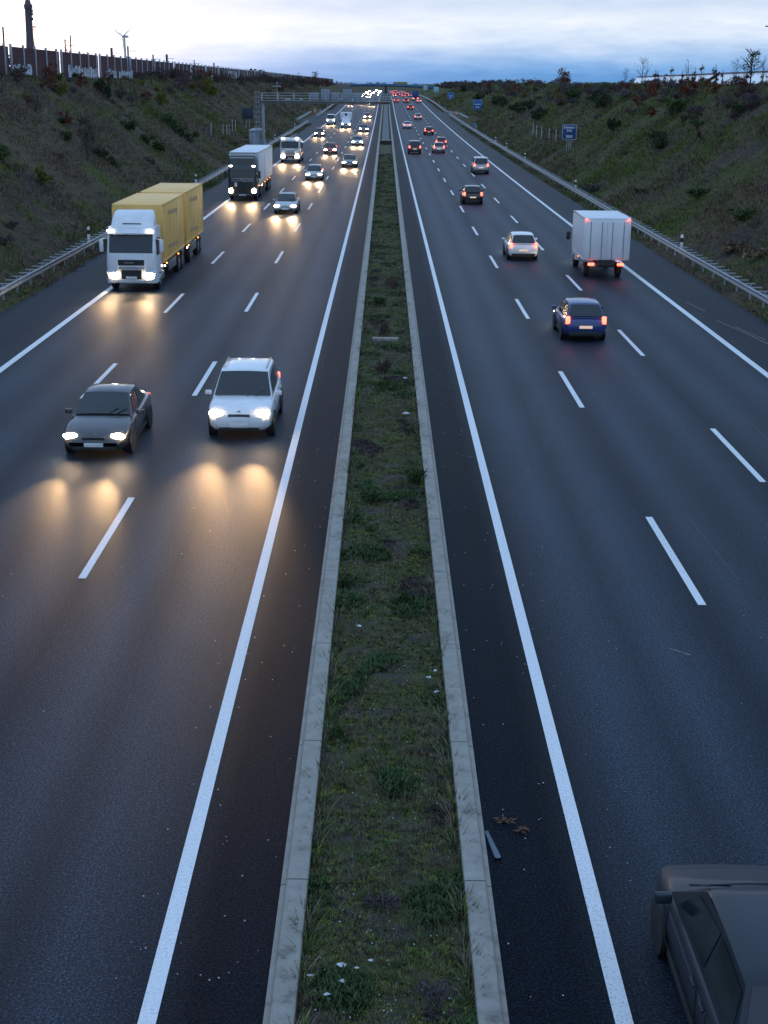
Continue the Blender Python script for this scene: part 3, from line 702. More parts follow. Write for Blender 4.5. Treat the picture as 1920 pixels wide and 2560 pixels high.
def truck_cab(root, f, hw, paintname, style):
    """cab whose front face is at y=f"""
    P = M[paintname]; mb = MB(); bk = f - 2.2
    secs = [(.42, .05, 0), (.55, .0, .0), (1.2, .0, .0), (1.75, .02, .01), (2.2, .12, .02), (2.85, .32, .04), (3.05, .36, .06)]
    if style == 'dark': secs = [(.42, .05, 0), (.55, 0, 0), (1.3, 0, 0), (1.8, .02, .0), (2.35, .08, .01), (2.9, .14, .02), (3.65, .22, .05), (3.78, .32, .1)]
    if style == 'tank': secs = [(.45, .06, 0), (.6, .0, 0), (1.3, .02, 0), (1.75, .04, .01), (2.6, .2, .03), (2.95, .3, .06), (3.05, .4, .12)]
    mb.rings([rrect(hw - i2, bk, f - i1, .22, z) for z, i1, i2 in secs])
    mb.build('cab', P, root, ang=40)
    def yat(z):
        for (z0, a, _), (z1, b_, _) in zip(secs, secs[1:]):
            if z0 <= z <= z1: return f - (a + (b_ - a) * (z - z0) / (z1 - z0))
        return f - secs[-1][1]
    def patch(nm, x0, x1, z0, z1, mat, off=.02, parent=root, seg=3):
        mbx = MB(); rows = []
        for k in range(seg + 1):
            z = z0 + (z1 - z0) * k / seg
            rows.append([(x, yat(z) + off, z) for x in (x0, x0 * .5 + x1 * .5, x1)])
        rows2 = [[(x, y - .03, z) for x, y, z in r_] for r_ in rows]
        mbx.rings(rows, 0, False); mbx.rings([[rows2[0][0], rows2[0][2]], [rows2[-1][0], rows2[-1][2]]], 0, False)
        for a_, b_ in ((rows[0], rows2[0]), (rows[-1], rows2[-1])): mbx.rings([a_, b_], 0, False)
        return mbx.build(nm, M[mat], parent, fix=False)
    side = lambda z0, z1, nm, mat: [MB().box((s * (hw + .004), f - .78, (z0 + z1) / 2), (.02, .9, z1 - z0), b=.008).build(nm, M[mat], root) for s in (-1, 1)]
    if style == 'white':
        patch('windscreen', -hw * .86, hw * .86, 1.88, 2.72, 'glass')
        patch('grille', -hw * .52, hw * .52, 1.28, 1.55, 'trim'); patch('lower_grille', -hw * .40, hw * .40, .62, 1.06, 'trim')
        patch('grille_bar', -hw * .5, hw * .5, 1.10, 1.22, 'silver_paint', .035)
        mbx = MB(); mbx.box((.1, f + .035, 1.41), (.46, .02, .05)); mbx.build('maker_bar', M['rim'], root)
        patch('bumper', -hw * .62, hw * .62, .40, .58, 'white_paint', .05)
        patch('number_plate', -.26, .26, .64, .75, 'plate', .05)
        # sun visor and roof fairing
        mbx = MB(); mbx.rings([[(-hw * .9, f - .28, 2.78), (0, f - .2, 2.78), (hw * .9, f - .28, 2.78)], [(-hw * .9, f - .02, 2.82), (0, f + .06, 2.82), (hw * .9, f - .02, 2.82)], [(-hw * .88, f - .22, 3.02), (0, f - .14, 3.02), (hw * .88, f - .22, 3.02)]], 0, False); mbx.build('sun_visor', P, root)
        mbx = MB(); mbx.rings([rrect(hw * .86, bk + .1, f - .45, .25, 3.0), rrect(hw * .84, bk + .1, f - .75, .3, 3.4), rrect(hw * .78, bk + .1, f - 1.15, .3, 3.72), rrect(hw * .70, bk + .15, f - 1.4, .25, 3.8)])
        rf = mbx.build('roof_fairing', P, root, ang=50)
        mbx = MB(); mbx.box((.0, f - .62, 3.2), (.9, .06, .1)); mbx.build('fairing_vent', M['grey_paint'], rf)
        lamp_pair(root, 'roof_lamp', hw * .78, f - .06, 2.93, (.20, .06, .06), 'toplamp')
        lamp_pair(root, 'headlight', hw * .72, f - .02, .80, (.23, .10, .15), 'head')
        for s in (-1, 1): MB().box((s * hw * .80, f + .0, .95), (.48, .08, .10), b=.03).build('headlight_brow', P, root)
        side(1.75, 2.6, 'side_window', 'glass')
    elif style == 'dark':
        patch('windscreen', -hw * .86, hw * .86, 1.95, 2.62, 'glass'); patch('sun_visor', -hw * .9, hw * .9, 2.66, 2.86, 'teal_black_paint', .06)
        patch('roof_window', -hw * .78, hw * .78, 3.02, 3.55, 'glass'); patch('sign_panel_rim', -hw * .84, hw * .84, 3.58, 3.64, 'silver_paint', .03)
        patch('grille', -hw * .74, hw * .74, .72, 1.60, 'trim')
        for z in (1.66, 1.84): patch('grille_bar', -hw * .76, hw * .76, z, z + .05, 'rim', .035)
        mbx = MB(); mbx.add([(-.32, f + .03, 1.58), (-.22, f + .03, 1.58), (.36, f + .03, 1.9), (.26, f + .03, 1.9)], [(0, 1, 2, 3)]); mbx.add([(-.32, f + .0, 1.58), (-.22, f + .0, 1.58), (.36, f + .0, 1.9), (.26, f + .0, 1.9)], [(3, 2, 1, 0)]); mbx.build('diagonal_emblem_bar', M['rim'], root)
        mbx = MB(); mbx.box((hw * .46, f + .03, 1.38), (.22, .02, .34)); mbx.build('pale_sticker', M['plate'], root)
        patch('bumper', -hw * .7, hw * .7, .40, .62, 'grey_paint', .05); patch('number_plate', -.3, .3, .44, .56, 'plate', .08)
        lamp_pair(root, 'roof_lamp', hw * .80, f - .10, 2.92, (.16, .06, .07), 'toplamp')
        lamp_pair(root, 'headlight', hw * .80, f - .02, .86, (.2, .1, .2), 'head')
        side(1.9, 2.6, 'side_window', 'glass')
        for k in range(4): MB().box((-hw - .03, f - .35 - .16 * k, 2.75 - .3 * k), (.03, .10, .05)).build('chrome_strip', M['rim'], root)
    else:
        patch('windscreen', -hw * .86, hw * .86, 1.82, 2.66, 'glass')
        for k in range(4): patch('grille', -hw * .48, hw * .48, .98 + k * .16, 1.06 + k * .16, 'trim')
        for s in (-1, 1): MB().box((s * hw * .62, f + .005, 1.68), (.3, .04, .07)).build('air_slot', M['trim'], root)
        patch('lower_grille', -hw * .44, hw * .44, .52, .9, 'trim'); patch('number_plate', -.28, .28, .56, .68, 'plate', .05)
        patch('sun_visor', -hw * .9, hw * .9, 2.72, 2.86, 'white_paint', .1)
        lamp_pair(root, 'roof_lamp', hw * .72, f - .22, 3.0, (.2, .1, .09), 'toplamp'); lamp_pair(root, 'headlight', hw * .72, f - .02, .82, (.24, .1, .16), 'head')
        side(1.8, 2.55, 'side_window', 'glass')
    for s in (-1, 1):
        mbx = MB(); mbx.tube([(s * hw * .95, f - .35, 2.55), (s * (hw + .22), f - .25, 2.5)], .025, 5); mbx.box((s * (hw + .24), f - .28, 2.2), (.2, .1, .62), b=.04); mbx.build('mirror', M['trim'] if style != 'white' else P, root)
        mbx = MB(); mbx.box((s * (hw - .2), f - 1.9, .62), (.5, .6, .4), b=.05); mbx.build('fuel_tank', M['rim'] if style != 'dark' else M['trim'], root)
        for k in range(2): MB().box((s * (hw - .04), f - 1.1, .5 + .32 * k), (.12, .5, .06)).build('cab_step', M['trim'], root)

def box_body(root, y0, y1, hw, z0, z1, mat, edge, nm='cargo_box'):
    mb = MB(); mb.box((0, (y0 + y1) / 2, (z0 + z1) / 2), (2 * hw, y1 - y0, z1 - z0), b=.04); b_ = mb.build(nm, M[mat], root)
    for s in (-1, 1):
        mb = MB(); mb.box((s * hw, (y0 + y1) / 2, z1 - .03), (.06, y1 - y0 - .02, .09), b=.01); mb.build('roof_edge', M[edge], b_)
        mb = MB(); mb.box((s * hw, (y0 + y1) / 2, z0 + .05), (.05, y1 - y0 - .02, .1), b=.01); mb.build('lower_rail', M[edge], b_)
    mb = MB()
    for s in (-1, 1):
        for y in (y0 + .03, y1 - .03): mb.box((s * hw, y, (z0 + z1) / 2), (.07, .09, z1 - z0 - .25), b=.01)
    mb.build('corner_post', M[edge], b_)
    return b_

# yellow swap-body truck with trailer
D0 = 69.6; t = thing('articulated_truck', 'white cabbed truck pulling two yellow cargo boxes, headlights and roof lamps lit', 'truck', (-12.38, D0, road(D0 + 8)), math.pi)
truck_cab(t, 0, 1.22, 'white_paint', 'white'); beams(t, 0, .9, .82, 1000)
for y0, y1 in ((-10.0, -2.35), (-18.4, -10.75)):
    b_ = box_body(t, y0, y1, 1.23, 1.15, 4.0, 'yellow_tarp', 'yellow_tarp')
    mb = MB()
    for k in range(1, 6):
        for s in (-1, 1): mb.box((s * 1.233, y0 + (y1 - y0) * k / 6, 2.55), (.012, .03, 2.5))
    mb.build('side_rib', M['yellow_tarp'], b_)
    mb = MB(); mb.box((0, (y0 + y1) / 2, .95), (.9, y1 - y0, .3)); mb.build('chassis', M['chassis'], t)
    for s in (-1, 1):
        MB().box((s * 1.12, (y0 + y1) / 2 + .2, .72), (.06, 2.6, .5), b=.02).build('side_guard', M['rim'], t)
        for k in range(2): MB().box((s * 1.2, y1 - 1.2 - 4.2 * k, 1.0), (.05, .12, .06)).build('marker_lamp', M['amber'], t)
    MB().box((-1.24, y1 - .25, .98), (.05, .14, .08)).build('white_marker_lamp', M['toplamp'], t)
    # faint mauve lettering panel blurred on the flank
    mb = MB()
    for s in (-1, 1):
        for k in range(7):
            mb.box((s * 1.236, y1 - 2.0 - k * .5, 3.45 - .02 * k), (.006, .32, .24)); mb.box((s * 1.236, y1 - 2.0 - k * .5, 1.75 - .02 * k), (.006, .32, .2))
    mb.build('faded_mauve_marking', pm('faded_mauve', (.42, .26, .17), .6), b_)
mb = MB(); mb.box((0, -10.3, .8), (.14, 1.2, .12)); mb.build('drawbar', M['chassis'], t)
for y in (-1.35, -8.0, -9.3, -12.6, -16.2, -17.3): wheel_pair(t, y, 1.2)

# dark-cab tractor with white box trailer
D0 = 125.2; t = thing('articulated_truck', 'dark blue tractor with a white box trailer, following the yellow truck', 'truck', (-12.34, D0, road(D0 + 8)), math.pi)
truck_cab(t, 0, 1.22, 'teal_black_paint', 'dark'); beams(t, 0, .9, .82, 2400)
b_ = box_body(t, -17.5, -1.75, 1.25, 1.25, 4.0, 'white_tarp', 'silver_paint')
mb = MB(); mb.box((0, -1.72, 3.95), (2.4, .06, .1)); mb.build('front_edge', M['silver_paint'], b_)
for s in (-1, 1):
    MB().box((s * 1.256, -8.6, 2.4), (.012, .1, 2.2)).build('red_side_line', M['red_paint'], b_)
    MB().box((s * 1.256, -9.6, 1.4), (.012, 15.5, .18)).build('cream_side_rail', pm('cream_rail', (.6, .52, .33), .5), b_)
    MB().box((s * 1.1, -9.2, .75), (.06, 4.5, .55), b=.02).build('side_guard', M['trim'], t)
    for k in range(5): MB().box((s * 1.22, -3.2 - 2.8 * k, 1.1), (.05, .14, .07)).build('marker_lamp', M['amber'], t)
    MB().box((s * 1.24, -5.2, 1.02), (.05, .14, .1)).build('white_marker_lamp', M['toplamp'], t)
mb = MB(); mb.box((0, -9.5, 1.0), (.9, 15.5, .3)); mb.build('chassis', M['chassis'], t)
for y in (-1.4, -4.9, -13.2, -14.5, -15.8): wheel_pair(t, y, 1.2)

# tanker
D0 = 183.5; t = thing('tanker_truck', 'white tanker truck with slatted dark grille, third truck in the slow lane', 'truck', (-12.0, D0, road(D0 + 5)), math.pi)
truck_cab(t, 0, 1.25, 'white_paint', 'tank'); beams(t, 0, .9, .82, 2400)
mb = MB(); rs = []
for y, k in ((-2.5, .75), (-2.75, .97), (-3.2, 1), (-9, 1), (-9.5, .97), (-9.8, .75)):
    rs.append([(1.15 * k * math.cos(2 * math.pi * a / 20), y, 2.05 + .95 * k * math.sin(2 * math.pi * a / 20)) for a in range(20)])
mb.rings(rs); tk = mb.build('tank', M['silver_paint'], t)
mb = MB()
for s in (-1, 1):
    mb.tube([(s * .35, -2.7, 3.05), (s * .35, -2.7, 3.35), (s * .35, -9.2, 3.35), (s * .35, -9.2, 3.0)], .025, 5)
for y in (-3.5, -5.5, -7.5): mb.lathe([(.26, 0), (.26, .18), (.22, .2), (0, .2)], (0, y, 2.95), 'z', 12)
mb.build('catwalk_rail', M['rim'], tk)
mb = MB(); mb.box((0, -6, .95), (.9, 7.6, .3)); mb.build('chassis', M['chassis'], t)
for s in (-1, 1):
    MB().box((s * 1.12, -5.2, .75), (.06, 2.5, .5), b=.02).build('side_guard', M['rim'], t)
    for k in range(3): MB().box((s * 1.2, -2.6 - 2.2 * k, 1.05), (.05, .14, .07)).build('marker_lamp', M['amber'], t)
for y in (-1.4, -6.9, -8.2): wheel_pair(t, y, 1.22)

# white box van, oncoming
D0 = 310.3; t = thing('box_van', 'white box van with a dark red disc on the box front above its cab', 'van', (-8.41, D0, road(D0 + 3)), math.pi)
mb = MB(); mb.rings([ring_car(y, a, b_, c) for y, a, b_, c in ((-2.0, .45, 1.3, .95), (-.9, .35, 1.3, .98), (-.35, .35, 1.15, .97), (-.08, .4, 1.02, .9), (0, .5, .9, .8))])
mb.rings([[(h * u, y, z) for u in (-1, -.5, .5, 1)] for y, z, h in ((-.75, 1.25, .93), (-1.25, 2.05, .85), (-2.0, 2.1, .85))], 0, False); mb.build('cab', M['white_paint'], t, ang=50)
mbx = MB(); quadpatch(mbx, (.88, -.76, 1.27), (-.88, -.76, 1.27), (-.8, -1.24, 2.03), (.8, -1.24, 2.03), -.02, (.02, .98), (.05, .95)); mbx.build('windscreen', M['glass'], t, fix=False)
b_ = box_body(t, -6.4, -1.7, 1.15, .9, 3.15, 'white_tarp', 'white_paint')
mb = MB(); mb.lathe([(0, 0), (.27, 0), (.27, .02), (0, .02)], (0, -1.7, 2.72), 'y', 20); mb.build('red_disc', M['dark_red_paint'], b_)
mb = MB(); mb.lathe([(.10, 0), (.14, 0), (.14, .012), (.10, .012)], (0, -1.68, 2.74), 'y', 16); mb.build('disc_ring', M['black_paint'], b_)
lamp_pair(t, 'headlight', .7, -.07, .82, (.2, .1, .13), 'head'); beams(t, 0, .7, .82, 2600)
MB().box((0, .0, .72), (.8, .06, .2), b=.02).build('grille', M['trim'], t); MB().box((0, .0, .5), (.52, .06, .11)).build('number_plate', M['plate'], t)
for s in (-1, 1): MB().box((s * 1.12, -.95, 1.45), (.2, .12, .4), b=.03).build('mirror', M['trim'], t)
for y in (-.9, -4.9): wheel_pair(t, y, .98, .36, .25)

# white box truck, driving away
D0 = 76.2; t = thing('box_truck', 'white box truck with two rear doors and four red lamps in the right slow lane', 'truck', (11.68, D0, road(D0)), 0)
b_ = box_body(t, 0, 4.7, 1.2, 1.0, 3.2, 'white_tarp', 'white_paint')
for s in (-1, 1):
    MB().box((s * .575, -.02, 2.05), (1.08, .04, 1.95), b=.012).build('rear_door', M['white_tarp'], b_)
    for k in (-1, 1): MB().tube([(s * (.575 + .3 * k), -.06, 1.1), (s * (.575 + .3 * k), -.06, 3.0)], .016, 5).build('door_bar', M['rim'], b_)
    MB().box((s * 1.12, -.03, 3.10), (.14, .06, .07), b=.02).build('top_marker_lamp', M['tail'], b_)
    MB().box((s * .78, -.02, .78), (.34, .08, .14), b=.03).build('taillight', M['tail'], t)
    MB().box((s * 1.19, 2.2, .98), (.04, .16, .07)).build('marker_lamp', M['amber'], t)
    MB().box((s * 1.36, 5.4, 1.75), (.22, .12, .45), b=.04).build('mirror', M['trim'], t)
MB().box((0, -.02, .78), (.95, .06, .28), b=.02).build('rear_bar', M['chassis'], t); MB().box((.1, -.06, .8), (.52, .03, .12)).build('number_plate', M['plate_lit'], t)
MB().box((0, 2.4, .85), (.9, 5.2, .2)).build('chassis', M['chassis'], t)
mb = MB(); mb.rings([rrect(.98, 4.8, 6.3, .2, .45), rrect(1.0, 4.8, 6.5, .2, .6), rrect(1.0, 4.8, 6.4, .2, 1.3), rrect(.92, 4.8, 5.9, .2, 2.1), rrect(.85, 4.8, 5.7, .2, 2.25)]); mb.build('cab', M['white_paint'], t, ang=45)
lamp_pair(t, 'headlight', .7, 6.45, .8, (.2, .1, .13), 'head')
for y in (1.3, 5.5): wheel_pair(t, y, 1.02, .38, .3)

# blue truck far off
D0 = 593; t = thing('box_truck', 'tall blue box truck far off in the right slow lane', 'truck', (11.85, D0, road(D0)), 0)
b_ = box_body(t, 0, 9, 1.27, 1.1, 4.0, 'blue_tarp', 'blue_paint')
MB().box((0, 4.6, .95), (.9, 9, .3)).build('chassis', M['chassis'], t)
mb = MB(); mb.rings([rrect(1.2, 9.2, 11.2, .2, .5), rrect(1.2, 9.2, 11.2, .2, 1.8), rrect(1.15, 9.2, 10.9, .2, 3.0)]); mb.build('cab', M['blue_paint'], t)
for s in (-1, 1): MB().box((s * .95, -.02, .95), (.5, .08, .3), b=.03).build('taillight', M['tail'], t)
for y in (1.6, 2.9, 10): wheel_pair(t, y, 1.22)

# ------------------------------------------------------------------ guardrails
BEAM = [(0, .16), (.035, .14), (.045, .09), (0, .03), (0, -.03), (.045, -.09), (.035, -.14), (0, -.16)]
def guardrail(label, path, sgn, a_posts, group='guardrails'):
    root = thing('guardrail', label, 'guardrail', (0, 0, 0), 0, group)
    pts = []
    for i in range(len(path) - 1):
        (x0, d0), (x1, d1) = path[i], path[i + 1]; n = max(1, int((d1 - d0) / (3 if abs(x1 - x0) < .1 else .8)))
        for k in range(n): pts.append((x0 + (x1 - x0) * ease(0, 1, k / n), d0 + (d1 - d0) * k / n))
    pts.append(path[-1])
    def xat(D):
        for (x0, d0), (x1, d1) in zip(pts, pts[1:]):
            if d0 <= D <= d1: return x0 + (x1 - x0) * (D - d0) / (d1 - d0)
        return pts[-1][0]
    mb = MB(); mb.rings([[(x - sgn * o, D, road(D) + .60 + h) for o, h in BEAM] for x, D in pts], 0, False)
    mb.rings([[(x + sgn * o, D, road(D) + .60 + h) for o, h in ((.0, .165), (.02, .165), (.02, -.165), (.0, -.165))] for x, D in pts], 0, False)
    mb.build('beam', M['steel'], root, fix=False, ang=60)
    pm_ = MB().box((0, 0, .36), (.07, .12, .80)).mesh('post', M['steel']); rm = MB().box((0, 0, 0), (.52, .10, .035)).mesh('spacer', M['steel'])
    lo, hi = path[0][1], path[-1][1]
    D = lo; k = 0; mbp = MB(); mbs = MB()
    while D < hi:
        x = xat(D)
        if D > a_posts:
            if k < 200:
                link('spacer', rm, root, (x + sgn * .30, D, road(D) + .745)) if k % 2 == 0 or True and k < 100 else None
                if k % 2 == 0: link('post', pm_, root, (x + sgn * .34, D, road(D) - .03))
                if k >= 100 and k % 2: mbs.box((x + sgn * .30, D, road(D) + .745), (.52, .10, .035))
            else:
                mbs.box((x + sgn * .30, D, road(D) + .745), (.52, .10, .035))
                if k % 2 == 0: mbp.box((x + sgn * .34, D, road(D) + .33), (.07, .12, .80))
            k += 1
        D += 1.33
    if mbp.f: stuff(mbp.build('far_posts', M['steel'], root))
    if mbs.f: stuff(mbs.build('far_spacers', M['steel'], root))
    return root
guardrail('long steel guardrail running beside the left hard shoulder past the yellow truck', [(-17.55, 44), (-17.55, 334), (-20.7, 344), (-20.7, 412)], -1, 50)
guardrail('steel guardrail starting at the left lay-by and running on under the gantry', [(-17.5, 374), (-17.5, 860)], -1, 374)
guardrail('long steel guardrail along the right hard shoulder beside the box truck', [(17.35, 44), (17.35, 405)], 1, 50)
guardrail('steel guardrail curling round the back of the right lay-by then running far on', [(20.9, 368), (20.6, 375), (20.4, 405), (17.4, 432), (17.4, 860)], 1, 368)

# delineator posts
dm = MB(); dm.rings([[(x * k, y * k, z) for x, y in ((-.06, -.05), (.06, -.05), (.02, .06), (-.02, .06))] for z, k in ((0, 1), (.97, 1), (1.05, .8))]); dm_me = dm.mesh('delineator_body', M['white_letters'])
db = MB(); db.rings([[(x * 1.06, y * 1.06, z) for x, y in ((-.06, -.05), (.06, -.05), (.02, .06), (-.02, .06))] for z in (.66, .88)]); db_me = db.mesh('black_band', M['trim'])
ORD = ['nearest', 'second nearest', 'third', 'fourth', 'fifth', 'sixth', 'seventh', 'eighth', 'ninth']
def delineator(x, D, label):
    o = tag(link('delineator_post', dm_me, None, (x, D, ground(x, D) - .05)), label, 'marker post', 'white marker posts behind the guardrails')
    o.scale = (1.5, 1.5, 1.15); link('black_band', db_me, o)
for i, D in enumerate((90.3, 142.8, 195, 247.3, 301.3)): delineator(-18.6, D, f'white marker post with a black band behind the left guardrail, {ORD[i]} from the camera')
for i, D in enumerate((88.9, 140.1, 192.1, 222.2, 244.1, 296.6)): delineator(18.25, D, f'white marker post with a black band behind the right guardrail, {ORD[i]} from the camera')
for i, D in enumerate((420, 470, 520)): delineator(-18.6, D, f'tiny white marker post beyond the left lay-by, {ORD[i]} of three')
for i, D in enumerate((455, 507, 560)): delineator(18.25, D, f'tiny white marker post beyond the right lay-by, {ORD[i]} of three')

# emergency pillars
def pillar(x, D, label):
    t = thing('emergency_pillar', label, 'emergency phone', (x, D, ground(x, D) - .05), 0, 'orange emergency pillars')
    MB().box((0, 0, .8), (.42, .32, 1.6), b=.04).build('body', M['orange'], t); MB().box((0, 0, 1.72), (.46, .36, .16), b=.03).build('cap', M['orange'], t)
    MB().box((0, -.165, 1.15), (.26, .02, .4)).build('speaker_panel', M['white_letters'], t)
pillar(-19.4, 404, 'orange emergency pillar in the left lay-by'); pillar(19.0, 397, 'orange emergency pillar in the right lay-by')

# ------------------------------------------------------------------ gantry, cabin, sign back
GD = 216.; gr = road(GD)
t = thing('sign_gantry', 'grey steel sign gantry spanning the left carriageway', 'gantry', (0, GD, gr))
MB().box((-18.0, 0, 3.3), (.42, .42, 7.0), b=.03).build('post', M['grey_paint_steel'], t)
MB().box((-8.8, 0, 6.84), (18.9, .55, .34), b=.03).build('beam', M['grey_paint_steel'], t)
MB().box((-8.8, -.45, 7.04), (18.9, 1.3, .05)).build('walkway_deck', M['grey_paint_steel'], t)
for y in (-1.05, .25):
    for z in (7.42, 7.78, 8.14): MB().box((-8.8, y, z), (18.9, .05, .07)).build('rail', M['grey_paint_steel'], t)
pmesh = MB().box((0, 0, 7.6), (.09, .07, 1.15)).mesh('rail_post', M['pale_post'])
for i in range(9):
    for y in (-1.05, .25): link('rail_post', pmesh, t, (-18.1 + 2.33 * i, y, 0))
for i, (x0, x1, zt) in enumerate(((-11.05, -9.85, 8.25), (-9.5, -8.25, 8.72), (-8.0, -6.8, 8.28), (-6.35, -5.0, 8.76), (-4.8, -3.5, 8.28))):
    pb = MB().box(((x0 + x1) / 2, .05, (7.12 + zt) / 2), (x1 - x0, .35, zt - 7.12), b=.03).build('sign_box', M['panel_grey'], t)
    mb = MB()
    for k in range(3): mb.box((x0 + (x1 - x0) * (k + .5) / 3, -.14, (7.12 + zt) / 2), (.05, .03, zt - 7.25))
    mb.build('stiffener', M['grey_paint_steel'], pb)
mb = MB()
for x in (-19.0, -18.55):
    for y in (-.5, 0): mb.tube([(x, y, .2), (x, y, 8.35)], .022, 4)
for k in range(26): mb.box((-18.78, -.5, .5 + .3 * k), (.45, .03, .03))
mb.build('ladder', M['steel'], t)
mb = MB()
for k in range(9): mb.lathe([(.42, 0), (.46, 0), (.46, .05), (.42, .05)], (-18.78, -.85, 2.6 + .7 * k), 'z', 12)
for k in range(5):
    a = R(180 + 45 * k); mb.tube([(-18.78 + .44 * math.cos(a), -.85 + .44 * math.sin(a), 2.6), (-18.78 + .44 * math.cos(a), -.85 + .44 * math.sin(a), 8.3)], .015, 4)
mb.build('ladder_cage', M['steel'], t)
mb = MB()
for x in (-.55, -.25, .05, .35, .62):
    for y in (-.7, .5): mb.box((x, y, 7.6), (.05, .05, 1.6))
for z in (6.85, 7.2, 7.55, 7.9, 8.38):
    for y in (-.7, .5): mb.box((.03, y, z), (1.25, .05, .05))
    for x in (-.58, .64): mb.box((x, -.1, z), (.05, 1.2, .05))
mb.build('pier_cage', M['mast'], t)
mb = MB(); mb.tube([(-15.9, -.2, 7.0), (-15.9, -.2, 9.55)], .05, 6); mb.tube([(-16.35, -.2, 9.1), (-15.45, -.2, 9.1)], .035, 5)
for s in (-1, 1): mb.box((-15.9 + s * .42, -.2, 9.02), (.34, .3, .12), b=.02)
mb.box((-15.9, -.2, 9.6), (.14, .14, .2)); mb.build('sensor_mast', M['steel'], t)
mb = MB(); mb.box((-14.3, -.2, 7.25), (.8, .4, .3), b=.03); mb.box((-12.4, -.2, 7.3), (.5, .4, .3), b=.03); mb.build('control_box', M['pale_post'], t)
t = thing('concrete_block', 'low concrete block with a dark front closing the planted median', 'block', (0, 240.6, road(240)))
MB().box((0, 0, .22), (1.96, .9, .62), b=.02).build('base', pm('dark_block_front', (.04, .032, .028), .9, var=.4), t); MB().box((0, 0, .58), (1.98, 1.1, .12), b=.02).build('cap', M['kerb'], t)
mb = MB(); dd = dstations(243, 880, 4, .01); mb.rings([[(x, D, road(D) + h) for x, h in ((-.64, -.1), (-.64, .16), (.64, .16), (.64, -.1))] for D in dd], 0, False)
structure(mb.build('median_paving', pm('worn_grey_paving', (.10, .105, .11), .8, var=.25, scale=.7), fix=False))

t = thing('equipment_cabin', 'small grey technical cabin with a shallow hipped roof at the gantry foot', 'cabin', (-19.0, GD + 1.0, road(GD) + .1))
MB().box((0, 0, .05), (4.2, 2.6, .5), b=.03).build('plinth', M['kerb'], t)
w_ = MB().box((0, 0, 1.5), (2.2, 1.8, 2.4), b=.02).build('wall', M['cabin'], t)
mb = MB(); mb.add([(-1.25, -1.05, 2.7), (1.25, -1.05, 2.7), (1.25, 1.05, 2.7), (-1.25, 1.05, 2.7), (-.5, 0, 3.05), (.5, 0, 3.05)], [(0, 1, 5, 4), (1, 2, 5), (2, 3, 4, 5), (3, 0, 4), (3, 2, 1, 0)]); mb.build('roof', M['pale_post'], t, smooth=False)
d_ = MB().box((-.1, -.91, 1.35), (.85, .04, 2.05), b=.01).build('door', M['cabin_door'], t); MB().box((.22, -.95, 1.35), (.05, .05, .14)).build('handle', M['trim'], d_)
MB().box((.72, -.92, 1.75), (.3, .05, .14)).build('vent', M['trim'], t)
mb = MB()
for x in (-2.0, -1.4, 1.35, 2.0):
    mb.tube([(x, -1.2, .3), (x, -1.2, 1.4)], .03, 5)
for z in (.85, 1.4):
    mb.tube([(-2.0, -1.2, z), (-1.15, -1.2, z)], .03, 5); mb.tube([(1.15, -1.2, z), (2.0, -1.2, z)], .03, 5); mb.tube([(2.0, -1.2, z), (2.0, 1.1, z)], .03, 5); mb.tube([(-2.0, -1.2, z), (-2.0, 1.1, z)], .03, 5)
mb.build('handrail', M['steel'], t)
t = thing('control_cabinet', 'low steel cabinet and drum beside the technical cabin', 'cabinet', (-17.9 + .7, GD + 3.5, road(GD)), 0)
t.location.x = -18.15
MB().box((1.5 - 1.6, 0, .7), (.8, .5, 1.4), b=.03).build('housing', M['cabin'], t); MB().lathe([(.0, 0), (.35, 0), (.35, .12), (0, .18)], (-.1, 0, 1.4), 'z', 12).build('lid', M['trim'], t)

def road_sign(label, x, D, wd, ht, zc, face, name='information_sign', text=None, cat='sign', group='blue signs on the right bank', legs=2):
    zg = ground(x, D) - .1; t = thing(name, label, cat, (x, D, zg), 0, group)
    zc -= zg
    pn = MB().box((0, 0, zc), (wd, .06, ht), b=.02).build('panel', M[face], t)
    bd = MB()
    for s in (-1, 1):
        bd.box((s * (wd / 2 - .05), -.033, zc), (.03, .008, ht - .12)); bd.box((0, -.033, zc + s * (ht / 2 - .05)), (wd - .1, .008, .03))
    if face != 'sign_back': bd.build('border', M['white_letters'], pn)
    for k in range(legs):
        xx = 0 if legs == 1 else (-wd * .14 + wd * .28 * k / (legs - 1))
        MB().tube([(xx, .05, 0), (xx, .05, zc + (ht / 2 - .06 if legs else 0))], .045, 6).build('leg', M['steel'], t)
    if text:
        for tx, dz, size in text:
            cu = bpy.data.curves.new('letters', 'FONT'); cu.body = tx; cu.size = size; cu.align_x = 'CENTER'; cu.extrude = .004; cu.offset = .006
            ob = bpy.data.objects.new('tmp', cu); COL.objects.link(ob)
            bpy.context.view_layer.update()
            me = bpy.data.meshes.new_from_object(ob.evaluated_get(bpy.context.evaluated_depsgraph_get())); bpy.data.objects.remove(ob)
            me.materials.clear(); me.materials.append(M['white_letters'])
            link('lettering', me, pn, (0, -.04, zc + dz), (R(90), 0, 0))
    return t
road_sign('dark blue sign reading Schwarz-Erle 2003 on three thin legs', 22.3, 179, 1.78, 1.8, 4.5, 'blue_sign', text=[('Schwarz-', .43, .38), ('Erle', .06, .38), ('2003', -.66, .42)], legs=3)
